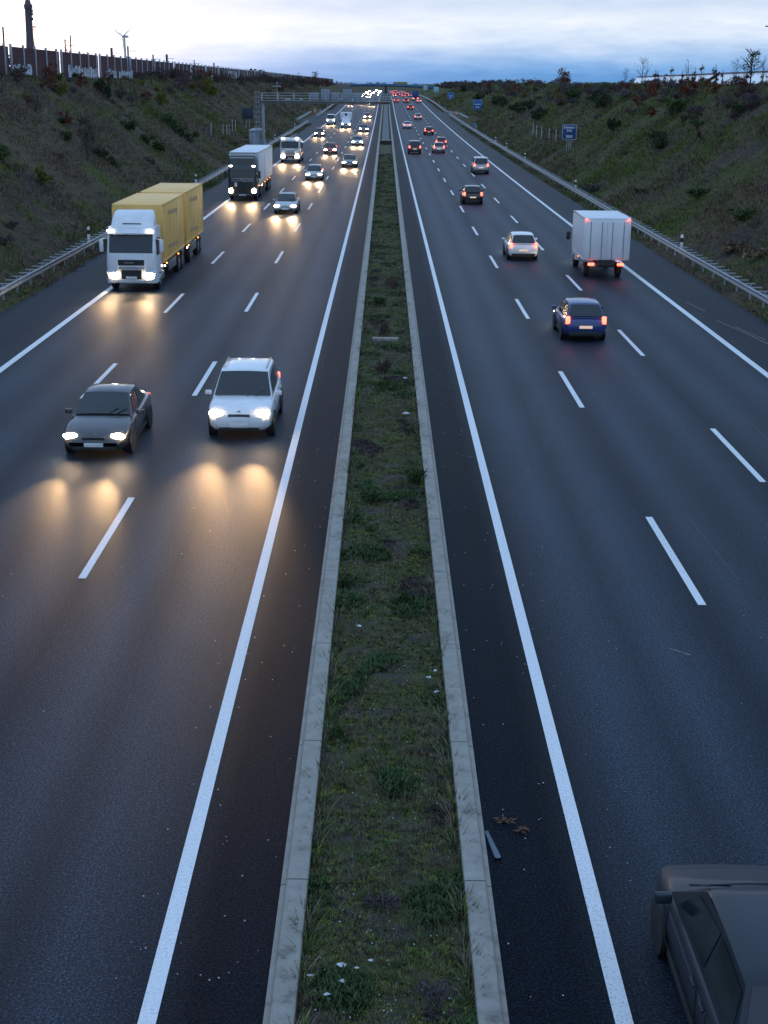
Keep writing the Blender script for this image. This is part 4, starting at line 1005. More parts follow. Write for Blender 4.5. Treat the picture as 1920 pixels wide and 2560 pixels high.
def bar_sign(*a, **k):
    t = road_sign(*a, **k); pn = [c for c in t.children if c.name.startswith('panel')][0]
    zc, wd = a[5] - t.location.z, a[3]
    mb = MB()
    for k_ in range(8): mb.box((-wd * .3 + wd * .6 * k_ / 7, -.036, zc + .05), (wd * .06, .008, .2))
    for k_ in range(4): mb.box((-wd * .14 + wd * .28 * k_ / 3, -.036, zc - .62), (wd * .07, .008, .26))
    mb.build('lettering', M['white_letters'], pn); return t
bar_sign('light blue sign with small illegible white lettering, behind the lay-by', 22.4, 361, 2.1, 2.25, 5.35, 'sky_sign', legs=2)
bar_sign('light blue sign with faint white lettering, farther along the right bank', 22.7, 517, 2.1, 2.35, 6.15, 'sky_sign', legs=2)
road_sign('pale whitish sign far off near the bridge end', 21.8, 641, 2.1, 2.2, 7.9, 'pale_sign')
road_sign('pale blue sign far off just left of the whitish sign', 20.2, 756, 2.0, 2.2, 8.3, 'pale_sign')
road_sign('tiny blue sign plate on one leg beside the right guardrail', 17.95, 298, .75, .55, 2.15, 'sky_sign', legs=1, name='kilometre_plate')
road_sign('back of a dark square sign on a pole behind the technical cabin', -22.3, 238, 1.75, 1.8, 5.15, 'sign_back', name='reversed_sign', legs=2, group=None)

# stakes with young trees
def stake(x, D, h, label, tie=True):
    t = thing('tree_stake', label, 'stake', (x, D, ground(x, D) - .1), 0, 'pale stakes holding young trees')
    MB().tube([(0, 0, 0), (0, 0, h)], [.06, .05], 6).build('stake', M['wood'], t)
    if tie: MB().box((.12, 0, h * .72), (.5, .06, .16)).build('tie', M['trim'], t)
    mb = MB(); mb.tube([(.3, .05, 0), (.32, .05, h * .8), (.3, .05, h * 1.35)], [.03, .022, .008], 5)
    for k in range(9):
        a = rnd.random() * 6.28; z = h * (.7 + .07 * k); l = .5 - .03 * k
        mb.tube([(.31, .05, z), (.31 + l * math.cos(a), .05 + l * math.sin(a), z + l * .8)], [.012, .004], 4)
    mb.build('sapling', M['twig'], t)
for i, (x, D, h) in enumerate(((22.7, 227, 1.9), (22.4, 219, 1.95), (22.5, 212.5, 1.95), (22.7, 204.5, 1.8), (22.9, 198, 1.7))):
    stake(x, D, h, f'pale stake with a sapling left of the Schwarz-Erle sign, {["farthest", "second", "middle", "fourth", "nearest"][i]} in its row', i != 0)
for i, (x, D, h) in enumerate(((-23.4, 197, 1.8), (-22.8, 206, 1.7), (-22.7, 210, 1.6), (-22.6, 212.5, 1.6), (-22.9, 219.5, 1.8), (-22.9, 224, 1.8))):
    stake(x, D, h, f'pale stake with a sapling on the left bank by the gantry, {["lone nearest one", "second from the camera", "third from the camera", "fourth from the camera", "fifth from the camera", "farthest"][i]}', i != 0)

# ------------------------------------------------------------------ noise barrier
t = thing('noise_barrier', 'long dark red noise barrier with pale posts and graffiti on top of the left bank', 'noise barrier', (0, 0, 0))
BX, ZB, ZT = -36.0, 9.8, 12.95
D = 96.; seq = 0; gaps = []
while D < 1010:
    wide = seq % 5 != 0; wd = 4.9 if wide else 2.5
    gaps.append((D, wd, wide)); D += wd; seq += 1
def panel_box(mbx, D, wd, wide):
    x = BX if wide else BX - .25
    mbx.box((x, D + wd / 2, (ZB + ZT) / 2), (.16, wd, ZT - ZB))
    if wide:
        for k in range(6): mbx.box((x + .09, D + wd / 2, ZB + .4 + k * .5), (.03, wd - .2, .10))
far_p = {True: MB(), False: MB()}; far_posts = MB()
pe = MB(); pe.box((0, 0, 0), (.24, .19, ZT - ZB + .25), b=.03); pe_me = pe.mesh('post', M['pale_post'])
for i, (D, wd, wide) in enumerate(gaps):
    if i < 100:
        mb = MB(); panel_box(mb, D, wd, wide); mb.build('panel', M['red_barrier' if wide else 'grey_barrier'], t, smooth=False)
        link('post', pe_me, t, (BX + .06, D, (ZB + ZT) / 2 + .12))
    else:
        panel_box(far_p[wide], D, wd, wide); far_posts.box((BX + .03, D, (ZB + ZT) / 2 + .06), (.2, .14, ZT - ZB + .12))
stuff(far_p[True].build('far_panels', M['red_barrier'], t, smooth=False)); stuff(far_p[False].build('far_grey_panels', M['grey_barrier'], t, smooth=False)); stuff(far_posts.build('far_posts', M['pale_post'], t, smooth=False))
M['graf'] = pm('silver_graffiti', (.42, .45, .52), .6, var=.2, scale=1.5); M['graf_line'] = pm('graffiti_outline', (.012, .01, .016), .7); M['graf_red'] = pm('graffiti_red', (.3, .03, .06), .7)
def graffiti(d0, d1, z0, z1, seed, fill='graf'):
    q = random.Random(seed); out_, fil, lin = MB(), MB(), MB(); n = max(3, int((d1 - d0) / 1.7)); st = (d1 - d0) / n
    for k in range(n):
        c = d0 + st * (k + .5); hw_ = st * .56; hh = (z1 - z0) / 2 * q.uniform(.78, 1.0); zc = z0 + hh
        ph = [q.uniform(.82, 1.12) for _ in range(14)]; sk = q.uniform(-.25, .25)
        def bl(sc, x):
            pts = []
            for a in range(14):
                an = 2 * math.pi * a / 14; cx = math.copysign(abs(math.cos(an)) ** .6, math.cos(an)); cz = math.copysign(abs(math.sin(an)) ** .6, math.sin(an))
                pts.append((x, c + hw_ * sc * cx * ph[a] + sk * cz * hh * .4, zc + hh * sc * cz * ph[a]))
            return pts
        out_.poly(bl(1.0, BX + .125)); fil.poly(bl(.88, BX + .129 + .0005 * k))
        for _ in range(3):
            y0 = c + q.uniform(-.5, .5) * hw_; zz_ = zc + q.uniform(-.5, .3) * hh; y1 = y0 + q.uniform(-.4, .4); z1_ = zz_ + q.uniform(.3, .9) * hh
            lin.add([(BX + .14, y0 - .07, zz_), (BX + .14, y0 + .07, zz_), (BX + .14, y1 + .07, z1_), (BX + .14, y1 - .07, z1_)], [(0, 1, 2, 3)])
    o = out_.build('graffiti', M['graf_line'], t, smooth=False, fix=False); fil.build('graffiti_fill', M[fill], o, smooth=False, fix=False); lin.build('graffiti_stroke', M['graf_line'], o, smooth=False, fix=False)
graffiti(142.5, 150.5, 10.0, 11.75, 1); graffiti(167.5, 185, 9.95, 11.7, 2); graffiti(190.5, 198, 9.95, 11.6, 3); graffiti(199.5, 210.5, 9.95, 11.55, 4)
graffiti(285, 308, 10.3, 11.7, 5); graffiti(337, 358, 10.2, 12.8, 6)

# masts behind the barrier
for i, (D, zt, w_) in enumerate(((215, 17.2, .22), (256, 16.7, .2), (260.5, 17.5, .2), (299, 16.3, .42), (318, 17.1, .3), (352, 16.0, .3), (374, 16.5, .5), (427, 16.0, .25), (476, 15.9, .4))):
    lab = ['slim tapering mast left of the chimney', 'shorter of two linked masts left of the wind turbine', 'taller of two linked masts left of the wind turbine', 'dark square mast just left of the wind turbine', 'slim dark mast just right of the wind turbine', 'slim mast above the barrier, first of two right of the turbine', 'thick mast above the barrier, second of two right of the turbine', 'thin distant mast above the middle of the barrier', 'farthest dark mast above the barrier'][i]
    t2 = thing('catenary_mast', lab, 'mast', (-55, D, 10.), 0, 'railway masts behind the noise barrier')
    MB().box((0, 0, (zt - 10) / 2), (w_, w_, zt - 10), b=.02).build('pole', M['mast'], t2)
    MB().tube([(0, 0, zt - 11.0), (1.9 if i != 2 else -.1, -.4 if i != 2 else -4.4, zt - 11.0)], .05, 5).build('bracket', M['mast'], t2)

# chimney
t = thing('chimney', 'tall dark chimney with a platform and antennas behind the noise barrier', 'chimney', (-119, 500, 10.0))
MB().lathe([(1.75, 0), (1.55, 8), (1.2, 14), (1.12, 22.5), (1.3, 22.7), (1.35, 23.9), (1.05, 24.3), (.75, 25.5), (0, 25.6)], n=24).build('shaft', M['chimney'], t, ang=30)
mb = MB(); mb.box((1.7, -.2, 17.0), (1.4, 1.2, .35), b=.04); mb.tube([(1.2, -.2, 16.0), (2.2, -.2, 16.9)], .06, 5); mb.build('platform', M['panel_grey'], t)
mb = MB(); mb.tube([(1.7, -.6, 8), (1.55, -.6, 27)], .07, 5)
for z in (19.5, 21, 22): mb.box((1.45, -.7, z), (.5, .4, .9), b=.05)
mb.build('antenna_mast', M['mast'], t)
mb = MB(); mb.tube([(-1.2, 0, 16.2), (-2.6, 0, 15.9)], .06, 5); mb.build('side_arm', M['mast'], t)

# wind turbine
t = thing('wind_turbine', 'small white wind turbine far behind the noise barrier', 'wind turbine', (-436.5, 2500, 10), 0)
MB().lathe([(2.3, 0), (1.9, 35), (1.3, 71)], n=16).build('tower', M['turbine'], t)
MB().box((2.2, 0, 72), (9, 3.6, 3.8), b=.8).build('nacelle', M['turbine'], t)
MB().ell((-2.4, -1.5, 72), (2, 2, 2), 12, 8).build('hub', M['turbine'], t)
for an in (142, 38 + 4, 272):
    mb = MB(); c, s = math.cos(R(an)), math.sin(R(an)); rs = []
    for l, w_ in ((.5, 1.0), (4, 2.1), (9, 1.6), (16, 1.0), (24, .3)):
        p = Vector((-2.4 + c * l, -2.4, 72 + s * l)); q_ = Vector((-s, 0, c)) * w_ * .5
        rs.append([p - q_, p + Vector((0, -.2, 0)), p + q_, p + Vector((0, .2, 0))])
    mb.rings(rs); mb.build('blade', M['turbine'], t)

# hall, ramp, floodlight
t = thing('industrial_hall', 'long bright white hall behind the trees on top of the right bank', 'hall', (75, 0, 9.9))
HZ0, HZ1 = 2.95, 2.65
mb = MB(); mb.add([(-2.5, 160, -.3), (-2.5, 445, -.3), (0, 445, HZ1), (0, 160, HZ0 + .3), (40, 160, -.3), (40, 445, -.3), (40, 445, HZ1 + 1), (40, 160, HZ0 + 1)], [(0, 1, 2, 3), (1, 5, 6, 2), (5, 4, 7, 6), (4, 0, 3, 7), (3, 2, 6, 7)]); mb.build('white_cladding', M['hall'], t, smooth=False)  # near face leans back, shaped to catch more sky light and look brighter
mb = MB(); mb.rings([[(-.15, D, z), (-.15, D, z + .28), (.1, D, z + .3)] for D, z in ((160, HZ0 + .3), (445, HZ1))], 0, False); mb.build('roof_edge', M['hall_edge'], t, smooth=False, fix=False)
mb = MB()
for D in range(165, 445, 24): mb.tube([(-2.54, D, -.3), (-.05, D, 2.6)], .04, 4)
mb.build('cladding_joint', M['panel_grey'], t)
t = thing('loading_ramp', 'dark sloping conveyor leaning against the white hall', 'conveyor', (71.6, 330, 9.9))
mb = MB(); mb.tube([(0, 12, -.2), (0, -10, 2.9)], .42, 4); mb.build('ramp', M['mast'], t)
mb = MB()
for y, z in ((5, .8), (-2, 1.8), (-8, 2.6)): mb.box((0, y, z / 2), (.15, .2, z))
mb.build('support', M['mast'], t)
t = thing('floodlight_mast', 'dark floodlight arm reaching in at the upper right edge of the picture', 'floodlight', (54.5, 200, 10))
MB().tube([(0, 0, 0), (0, 0, 8.2)], [.16, .1], 8).build('pole', M['mast'], t)
mb = MB(); mb.tube([(0, 0, 6.7), (-1.6, 0, 7.1), (-3.0, 0, 7.75)], .05, 5); mb.tube([(0, 0, 7.9), (-2.4, 0, 7.7)], .05, 5); mb.build('arm', M['mast'], t)
MB().box((-3.1, 0, 7.75), (2.0, .5, .14), b=.03).build('lamp_head', M['mast'], t)

# far bridge
BD = 880.; br = road(BD)
t = thing('road_bridge', 'blue road bridge crossing the motorway in the far distance', 'bridge', (0, BD, 0))
def dz(x): return 9.55 - .0012 * (x + 4) ** 2 * .9
mb = MB(); xs_ = [-30 + 2.5 * i for i in range(33)]
mb.rings([[(x, -4, dz(x) - .9), (x, 4, dz(x) - .9), (x, 4, dz(x)), (x, -4, dz(x))] for x in xs_]); mb.build('deck', M['bridge_dark'], t, ang=30)
mb = MB(); mb.rings([[(x, -4.25, dz(x) - .35), (x, -4.03, dz(x) - .35), (x, -4.03, dz(x) + .65), (x, -4.25, dz(x) + .65)] for x in xs_]); mb.build('edge_beam', M['bridge'], t, ang=30)
mb = MB(); mb.rings([[(x, -4.2, dz(x) + 1.55), (x, -4.1, dz(x) + 1.55), (x, -4.1, dz(x) + 1.65), (x, -4.2, dz(x) + 1.65)] for x in xs_])
for x in [-30 + 2 * i for i in range(41)]: mb.box((x, -4.15, dz(x) + 1.1), (.1, .08, 1.0))
mb.build('railing', M['bridge'], t)
MB().box((0, 0, (br + 8.7) / 2), (1.0, 5, 8.7 - br), b=.1).build('pier', M['bridge_dark'], t)
MB().box((-27.0, 0, (br + 9.9) / 2 + .2), (12, 8.6, 9.9 - br + .3), b=.1).build('abutment', M['abut'], t)
t = thing('distant_lorry', 'tiny yellow lorry crossing the far bridge', 'lorry', (9.5, BD, dz(9.5)), 0)
MB().box((0, 0, 1.3), (6.5, 2.3, 1.5), b=.08).build('cargo_box', pm('dull_yellow', (.3, .26, .05), .6), t); MB().box((-4.2, 0, 1.1), (1.7, 2.2, 1.7), b=.15).build('cab', M['grey_paint'], t)
for x in (-4.2, 1.5, 2.6):
    MB().lathe([(0, -1.1), (.45, -1.1), (.45, 1.1), (0, 1.1)], (x, 0, .45), 'y', 12).build('wheel', M['tyre'], t)

# ------------------------------------------------------------------ small things in the median and on the shoulder
t = MB(); t.box((0, 0, 0), (1.05, .34, .16), b=.02); tag(link('concrete_slab', t.mesh('concrete_slab', M['kerb']), None, (-.02, 56.8, .0)), 'grey concrete slab lying crosswise in the planted median', 'slab')
def scrap(x, D, s, label, seed):
    q = random.Random(seed); mb = MB(); mb.ell((0, 0, 0), (s, s * .7, s * .3), 9, 5)
    mb.v = [(a * q.uniform(.5, 1.4), b * q.uniform(.5, 1.4), c * q.uniform(.5, 1.6)) for a, b, c in mb.v]
    tag(mb.build('paper_scrap', M['paper'], smooth=False), label, 'litter', 'white litter in the median').location = (x, D, .03 + s * .2)
for i, (x, D, s, lab) in enumerate(((-.52, 14.3, .052, 'largest white paper scrap in the nearest part of the median'), (-.18, 14.4, .03, 'small white scrap right of the largest paper scrap'), (-.34, 14.25, .03, 'tiny white scrap just right of the largest paper scrap'), (-.87, 14.1, .035, 'white scrap close to the left kerb near the bottom'), (-.50, 14.0, .038, 'crumpled white scrap just below the largest paper scrap'), (-.67, 13.75, .035, 'white scrap nearest the bottom of the picture'),
        (-.51, 25.1, .05, 'pale scrap in the left half of the median, amid dark herbs'), (.87, 23.0, .04, 'upper of two white scraps near the right kerb'), (.74, 22.7, .05, 'wide white scrap left of the two near the right kerb'), (.86, 22.1, .05, 'lower of two white scraps near the right kerb'), (.62, 43.2, .11, 'flat pale strip of litter near the right kerb, farther up'), (.66, 48.8, .08, 'small bright scrap standing in the farther median'))):
    scrap(x, D, s, lab, i)
mb = MB(); mb.rings([[(x, -.36, h), (x * .55, .36, h)] for x, h in ((-.045, .0), (-.04, .03), (0, .012), (.04, .03), (.045, 0))], 0, False)
o = mb.build('plastic_strip', M['strip'], fix=False); o.location = (1.43, 17.1, .004); o.rotation_euler = (0, 0, R(9)); tag(o, 'narrow grey blue plastic strip lying beside the right kerb', 'debris')
def dry_branch(x, D, label, seed, s):
    q = random.Random(seed); mb = MB()
    for k in range(4):
        a = q.uniform(0, 6.28); l = s * q.uniform(.5, 1.2); mb.tube([(0, 0, .012), (l * .5 * math.cos(a), l * .5 * math.sin(a), .025), (l * math.cos(a + .4), l * math.sin(a + .4), .012)], [.008, .006, .003], 4)
    root = mb.build('dry_twig', M['bark']); tag(root, label, 'twig', 'dry twigs on the right shoulder'); root.location = (x, D, 0)
    mb = MB()
    for k in range(16):
        a = q.uniform(0, 6.28); l = s * q.uniform(.0, .8); c = Vector((l * math.cos(a), l * math.sin(a) * .6, .02 + q.random() * .03)); u = Vector((q.uniform(-1, 1), q.uniform(-1, 1), q.uniform(-.2, .4))).normalized() * .05; v = u.cross(Vector((0, 0, 1))) * .45
        mb.add([c - u, c - v, c + u, c + v], [(0, 1, 2, 3)])
    mb.build('dry_leaves', M['dry'], root, smooth=False, fix=False)
dry_branch(1.64, 17.75, 'brown dry twig with a long stalk beside the plastic strip', 3, .22); dry_branch(1.86, 17.5, 'brown curled leaf clump right of the dry twig', 5, .13)

# ------------------------------------------------------------------ shrubs and trees
def leaf_cloud(n, blobs, size, seed, flat=1.0, updir=0):
    q = np.random.default_rng(seed); b = np.array(blobs); wgt = b[:, 3] ** 2; wgt = wgt / wgt.sum(); idx = q.choice(len(b), n, p=wgt)
    dr = q.normal(0, 1, (n, 3)); dr /= np.linalg.norm(dr, axis=1)[:, None]; rad = (q.uniform(0, 1, n) ** .55)[:, None]
    C = b[idx, :3] + dr * rad * b[idx, 3:4] * np.array([1, 1, flat]); C[:, 2] = np.maximum(C[:, 2], .02)
    U = q.normal(0, 1, (n, 3)); U[:, 2] += updir; U /= np.linalg.norm(U, axis=1)[:, None]; Wv = np.cross(U, q.normal(0, 1, (n, 3))); Wv /= np.linalg.norm(Wv, axis=1)[:, None]
    s = size * q.uniform(.5, 1.3, (n, 1))
    V = np.stack([C - U * s, C - Wv * s * .5, C + U * s, C + Wv * s * .5], 1).reshape(-1, 3)
    return V, np.arange(4 * n).reshape(-1, 4)
def leaf_mesh(name, n, blobs, size, seed, mat, flat=1., updir=0):
    V, F = leaf_cloud(n, blobs, size, seed, flat, updir)
    o = np_mesh(name, V, F, [M[mat]]); me = o.data; bpy.data.objects.remove(o); return me
def limbs(mb, base, top, n, spread, q, r=.05, up=.7):
    mb.tube([base, ((base[0] + top[0]) / 2 + q.uniform(-.05, .05), (base[1] + top[1]) / 2, (base[2] + top[2]) / 2), top], [r, r * .7, r * .25], 6)
    for k in range(n):
        t_ = q.uniform(.2, .95); p = Vector(base).lerp(Vector(top), t_); a = q.random() * 6.28; l = spread * (1.1 - t_ * .7) * q.uniform(.6, 1.2)
        e = p + Vector((math.cos(a) * l, math.sin(a) * l, l * up)); m_ = p.lerp(e, .5) + Vector((0, 0, l * .1))
        mb.tube([p, m_, e], [r * .4, r * .28, r * .1], 4, cap=False)
        for j in range(2):
            a2 = a + q.uniform(-.9, .9); l2 = l * .5; s_ = m_ if j == 0 else m_.lerp(e, .5)
            mb.tube([s_, s_ + Vector((math.cos(a2) * l2, math.sin(a2) * l2, l2 * up * 1.1))], [r * .2, r * .06], 3, cap=False)
PLANT = {}
def plant_proto(kind):
    if kind in PLANT: return PLANT[kind]
    q = random.Random(hash(kind) % 1000 if False else sum(map(ord, kind))); var = []
    for k in range(3):
        sd = sum(map(ord, kind)) * 10 + k; tr = MB(); cr = None
        bl = lambda n, R_, h0, h1, r0, r1: [(q.uniform(-R_, R_), q.uniform(-R_, R_), q.uniform(h0, h1), q.uniform(r0, r1)) for _ in range(n)]
        if kind in ('green', 'yellow', 'dark'):          # dense low bush, unit height about 1
            for j in range(5):
                a = q.random() * 6.28; tr.tube([(0, 0, 0), (.25 * math.cos(a), .25 * math.sin(a), .6)], [.03, .01], 4)
            cr = leaf_mesh('crown', 650, bl(9, .42, .15, .72, .16, .32), .075, sd, {'green': 'leaf_green', 'yellow': 'leaf_yg', 'dark': 'leaf_dark'}[kind], 1., .6)
        elif kind in ('brown', 'purple'):                # twiggy leafless bush
            for j in range(16):
                a = q.random() * 6.28; l = q.uniform(.3, .6); tr.tube([(.08 * math.cos(a), .08 * math.sin(a), 0), (l * .6 * math.cos(a), l * .6 * math.sin(a), .55), (l * math.cos(a), l * math.sin(a), q.uniform(.7, 1.05))], [.02, .012, .004], 3, cap=False)
            cr = leaf_mesh('crown', 520, bl(8, .45, .2, .7, .18, .34), .06, sd, {'brown': 'leaf_brown', 'purple': 'leaf_purple'}[kind], 1., 1.5)
        elif kind == 'rust':                             # young oak keeping its dead leaves
            limbs(tr, (0, 0, 0), (.03, 0, 1.0), 9, .38, q, .03)
            cr = leaf_mesh('crown', 430, bl(9, .3, .25, .9, .10, .24), .055, sd, 'leaf_rust')
        elif kind == 'conifer':
            tr.tube([(0, 0, 0), (0, 0, 1)], [.03, .005], 6); bb = []
            for j in range(16):
                z = .08 + .88 * j / 16; r_ = .30 * (1 - z) + .03
                for m_ in range(4):
                    a = q.random() * 6.28; bb.append((r_ * .7 * math.cos(a), r_ * .7 * math.sin(a), z - .02, r_ * .42))
            cr = leaf_mesh('crown', 900, bb, .05, sd, 'leaf_black', .6)
        elif kind == 'column':                           # slim dark leafless spire with clinging leaves
            limbs(tr, (0, 0, 0), (.02, 0, 1.0), 14, .2, q, .022, 1.3)
            cr = leaf_mesh('crown', 260, bl(9, .11, .1, .85, .06, .13), .04, sd, 'leaf_brown')
        elif kind == 'bare':
            limbs(tr, (0, 0, 0), (.02, 0, 1.0), 16, .34, q, .018, .9)
            limbs(tr, (.06, .03, 0), (.2, .1, .9), 9, .25, q, .013, 1.0)
            cr = leaf_mesh('crown', 70, bl(6, .25, .35, .95, .1, .2), .022, sd, 'leaf_brown')
        elif kind == 'tall':                             # bare tree with a few leaves
            limbs(tr, (0, 0, 0), (0, 0, 1.0), 26, .42, q, .03, .8)
            cr = leaf_mesh('crown', 420, bl(14, .28, .3, .95, .06, .16), .03, sd, 'leaf_dark')
        elif kind == 'tan':
            for j in range(30):
                a = q.random() * 6.28; l = q.uniform(.2, .7); tr.tube([(0, 0, 0), (l * .5 * math.cos(a), l * .5 * math.sin(a), .5), (l * math.cos(a), l * math.sin(a), .7)], [.012, .009, .003], 3, cap=False)
            cr = leaf_mesh('crown', 420, bl(8, .5, .05, .4, .15, .3), .09, sd, 'leaf_tan', .7, 1.2)
        tm = tr.mesh('stem', M['bark'] if kind not in ('purple', 'tan', 'bare') else M['twig'], fix=False)
        var.append((tm, cr))
    PLANT[kind] = var; return var
NM = {'green': 'green_bush', 'yellow': 'yellow_green_bush', 'dark': 'evergreen_bush', 'brown': 'brown_shrub', 'purple': 'twiggy_shrub', 'rust': 'oak_sapling', 'conifer': 'conifer_tree', 'column': 'slender_tree', 'bare': 'bare_tree', 'tall': 'leafy_tree', 'tan': 'dry_grass_clump'}
CT = {'green': 'bush', 'yellow': 'bush', 'dark': 'bush', 'brown': 'shrub', 'purple': 'shrub', 'rust': 'sapling', 'conifer': 'conifer', 'column': 'tree', 'bare': 'tree', 'tall': 'tree', 'tan': 'grass clump'}
def plant(kind, x, D, h, label, group=None, wdt=1.0, z=None):
    tm, cr = plant_proto(kind)[rnd.randrange(3)]
    root = thing(NM[kind], label, CT[kind], (x, D, (ground(x, D) if z is None else z) - .08), rnd.random() * 6.28, group)
    root.scale = (h * wdt, h * wdt, h)
    link('trunk', tm, root); link('crown', cr, root)
    return root

GL, GRT = 'bushes scattered on the left bank', 'bushes scattered on the right bank'
# single bushes of the left bank
for k, x, D, h, wdt, lab in (
    ('tall', -24.3, 119, 3.6, .55, 'tall thin bare sapling alone halfway up the left bank'), ('green', -24.2, 124.5, 1.2, 1.1, 'green bush right of the tall bare sapling'),
    ('green', -23.3, 150.5, 1.5, 1.0, 'green bush above the yellow truck box on the left bank'), ('green', -24.2, 149, 1.4, 1.0, 'green bush touching another just above the yellow truck'), ('green', -23.4, 175.5, 1.5, 1.2, 'green bush left of the row of stakes'),
    ('yellow', -23.4, 99, 1.5, .8, 'yellow green bush low on the left bank near the picture edge'), ('green', -25.6, 97.5, 1.3, 1.2, 'green bush at the left picture edge'), ('rust', -27.4, 126, 1.7, .8, 'single rust red sapling in the middle of the left bank'),
    ('green', -26.2, 120, 1.1, 1.0, 'small green bush under the rust red sapling'), ('green', -26.0, 148.5, 1.2, 1.2, 'round green bush in the middle of the left bank'), ('dark', -30.5, 159, 2.3, .7, 'dark evergreen bush under the graffiti, upper left bank'),
    ('rust', -31.6, 139.5, 2.6, .6, 'dark reddish sapling just below the barrier near the first graffiti'), ('yellow', -30.5, 138.5, 1.5, 1.0, 'yellow green bush below the dark reddish sapling'), ('brown', -29.2, 123, 1.6, .6, 'small dark shrub on the upper left bank near the picture edge'),
    ('yellow', -28.4, 186.5, 1.8, 1.0, 'yellow green bush in the dark shrubs of the upper left bank'), ('green', -26.1, 173, 1.6, 1.2, 'green bush, highest of a loose chain left of the stakes'), ('green', -25.3, 176, 1.5, 1.2, 'green bush in the middle of the chain left of the stakes'), ('green', -24.4, 174, 1.4, 1.2, 'green bush, lowest of the chain left of the stakes'),
    ('yellow', -29.3, 247, 2.4, 1.0, 'yellow green bush high on the left bank above the stakes'), ('yellow', -30.6, 249.5, 2.4, .9, 'yellow green bush right under the barrier above the stakes'), ('rust', -31.5, 153, 1.6, 1.0, 'low reddish sapling below the barrier between two graffiti'),
    ('dark', -23.2, 125, 1.1, 1.0, 'small dark bush near the guardrail left of the yellow truck'), ('tan', -22.6, 140, 1.0, 1.6, 'pale dry grass clump above the dark truck on the left bank'), ('yellow', -18.3, 80, .5, 1.6, 'low yellow weed under the left guardrail by the white cab')):
    plant(k, x, D, h, lab, GL, wdt)
for k, x, D, h, wdt, lab in (
    ('dark', 29.6, 233.5, 1.7, 1.2, 'dark green bush on the upper right bank, farthest of three in a row'), ('dark', 29.6, 208.5, 1.8, 1.3, 'dark green bush on the upper right bank, middle of three in a row'), ('dark', 28.9, 194, 2.1, 1.1, 'dark green bush on the upper right bank, nearest of three in a row'),
    ('green', 31.6, 210.5, 1.6, 1.0, 'green bush near the top of the right bank above the three dark ones'), ('rust', 31.3, 154, 2.4, 1.1, 'rust red oak sapling in front of the white hall'), ('dark', 26.0, 168, 2.0, .8, 'dark bush on the right bank to the right of the Schwarz-Erle sign'),
    ('dark', 25.4, 136, 1.8, 1.1, 'dark bush in the middle of the right bank'), ('green', 27.9, 131.5, .8, 1.8, 'bright green low bush in the middle of the right bank'), ('rust', 26.6, 124.5, 1.0, 1.0, 'small rust sapling in the middle of the right bank'), ('green', 29.2, 148, 1.8, 1.3, 'green bush below the rust red oak on the right bank'),
    ('green', 22.4, 104.5, .9, 1.7, 'green bush low on the right bank above the second marker post'), ('tan', 20.5, 83.5, 1.1, 1.5, 'larger pale dry grass clump at the right edge above the guardrail'), ('tan', 20.6, 79, 1.0, 1.4, 'smaller pale dry grass clump at the right picture edge'), ('green', 22, 89.5, 1.1, 1.3, 'green bush on the right bank near the picture edge'),
    ('rust', 31.5, 130.5, 2.2, .9, 'rust sapling under the big dark oak on the right'), ('green', 29.5, 124.5, 1.5, 1.2, 'green bush at the right edge high on the bank'), ('purple', 19.4, 135.5, .9, 2.6, 'low dark heather patch behind the guardrail by the second marker post'),
    ('dark', 25.8, 340, 2.2, 1.1, 'dark bush on the right bank, left one of a row above the lay-by'), ('dark', 26.0, 326, 2.4, 1.2, 'dark bush on the right bank, second in the row above the lay-by'), ('dark', 25.1, 277.5, 2.4, 1.3, 'dark bush on the right bank, third in the row above the lay-by'), ('dark', 26.2, 270.5, 2.6, 1.3, 'dark bush on the right bank, largest in the row above the lay-by'),
    ('dark', 25.1, 242.5, 2.4, 1.2, 'dark bush right of the stakes on the right bank'), ('dark', 26.6, 422.5, 3.0, 1.0, 'dark bush above the light blue sign'), ('dark', 28.2, 518, 2.6, 1.4, 'distant dark bush above the farther light blue sign'), ('dark', 23.0, 366, 2.6, .6, 'narrow dark bush touching the left edge of the light blue sign'),
    ('green', 29.4, 231, 2.0, 1.0, 'green bush under the rust oak of the right skyline'), ('rust', 34, 284, 3.2, 1.0, 'rust brown oak standing up from the right skyline'), ('yellow', 19.0, 152, .6, 2.0, 'low yellowish weeds by the right guardrail')):
    plant(k, x, D, h, lab, GRT, wdt)
# trees standing out against the sky and the white hall on the right
for k, x, D, h, wdt, lab in (
    ('bare', 34, 198, 3.6, .9, 'bare forked birch on the skyline left of the white hall'), ('tall', 34, 139, 3.2, .85, 'big dark oak with ragged leaves before the right end of the hall'), ('column', 34, 160.7, 2.3, .9, 'slim dark tree before the middle of the white hall'),
    ('bare', 34.2, 169, 2.9, .6, 'thin forked tree before the left half of the white hall'), ('column', 34, 164, 2.0, .9, 'short slim tree just right of the thin forked tree'), ('column', 34, 153.9, 2.2, .9, 'slim dark tree right of the spruce above the hall roof'),
    ('column', 34, 177.8, 2.4, .8, 'slim dark spire left of centre before the white hall'), ('bare', 34, 144.6, 2.6, .8, 'spindly tree at the upper end of the sloping conveyor'), ('column', 34.3, 189.6, 2.2, 1.2, 'bushy dark tree at the left end of the white hall'), ('bare', 34, 212, 2.4, .9, 'low bare tree left of the forked birch'), ('bare', 34.4, 136, 2.6, .7, 'thin bare tree at the right picture edge')):
    plant(k, x, D, h, lab, 'trees on the right skyline', wdt)
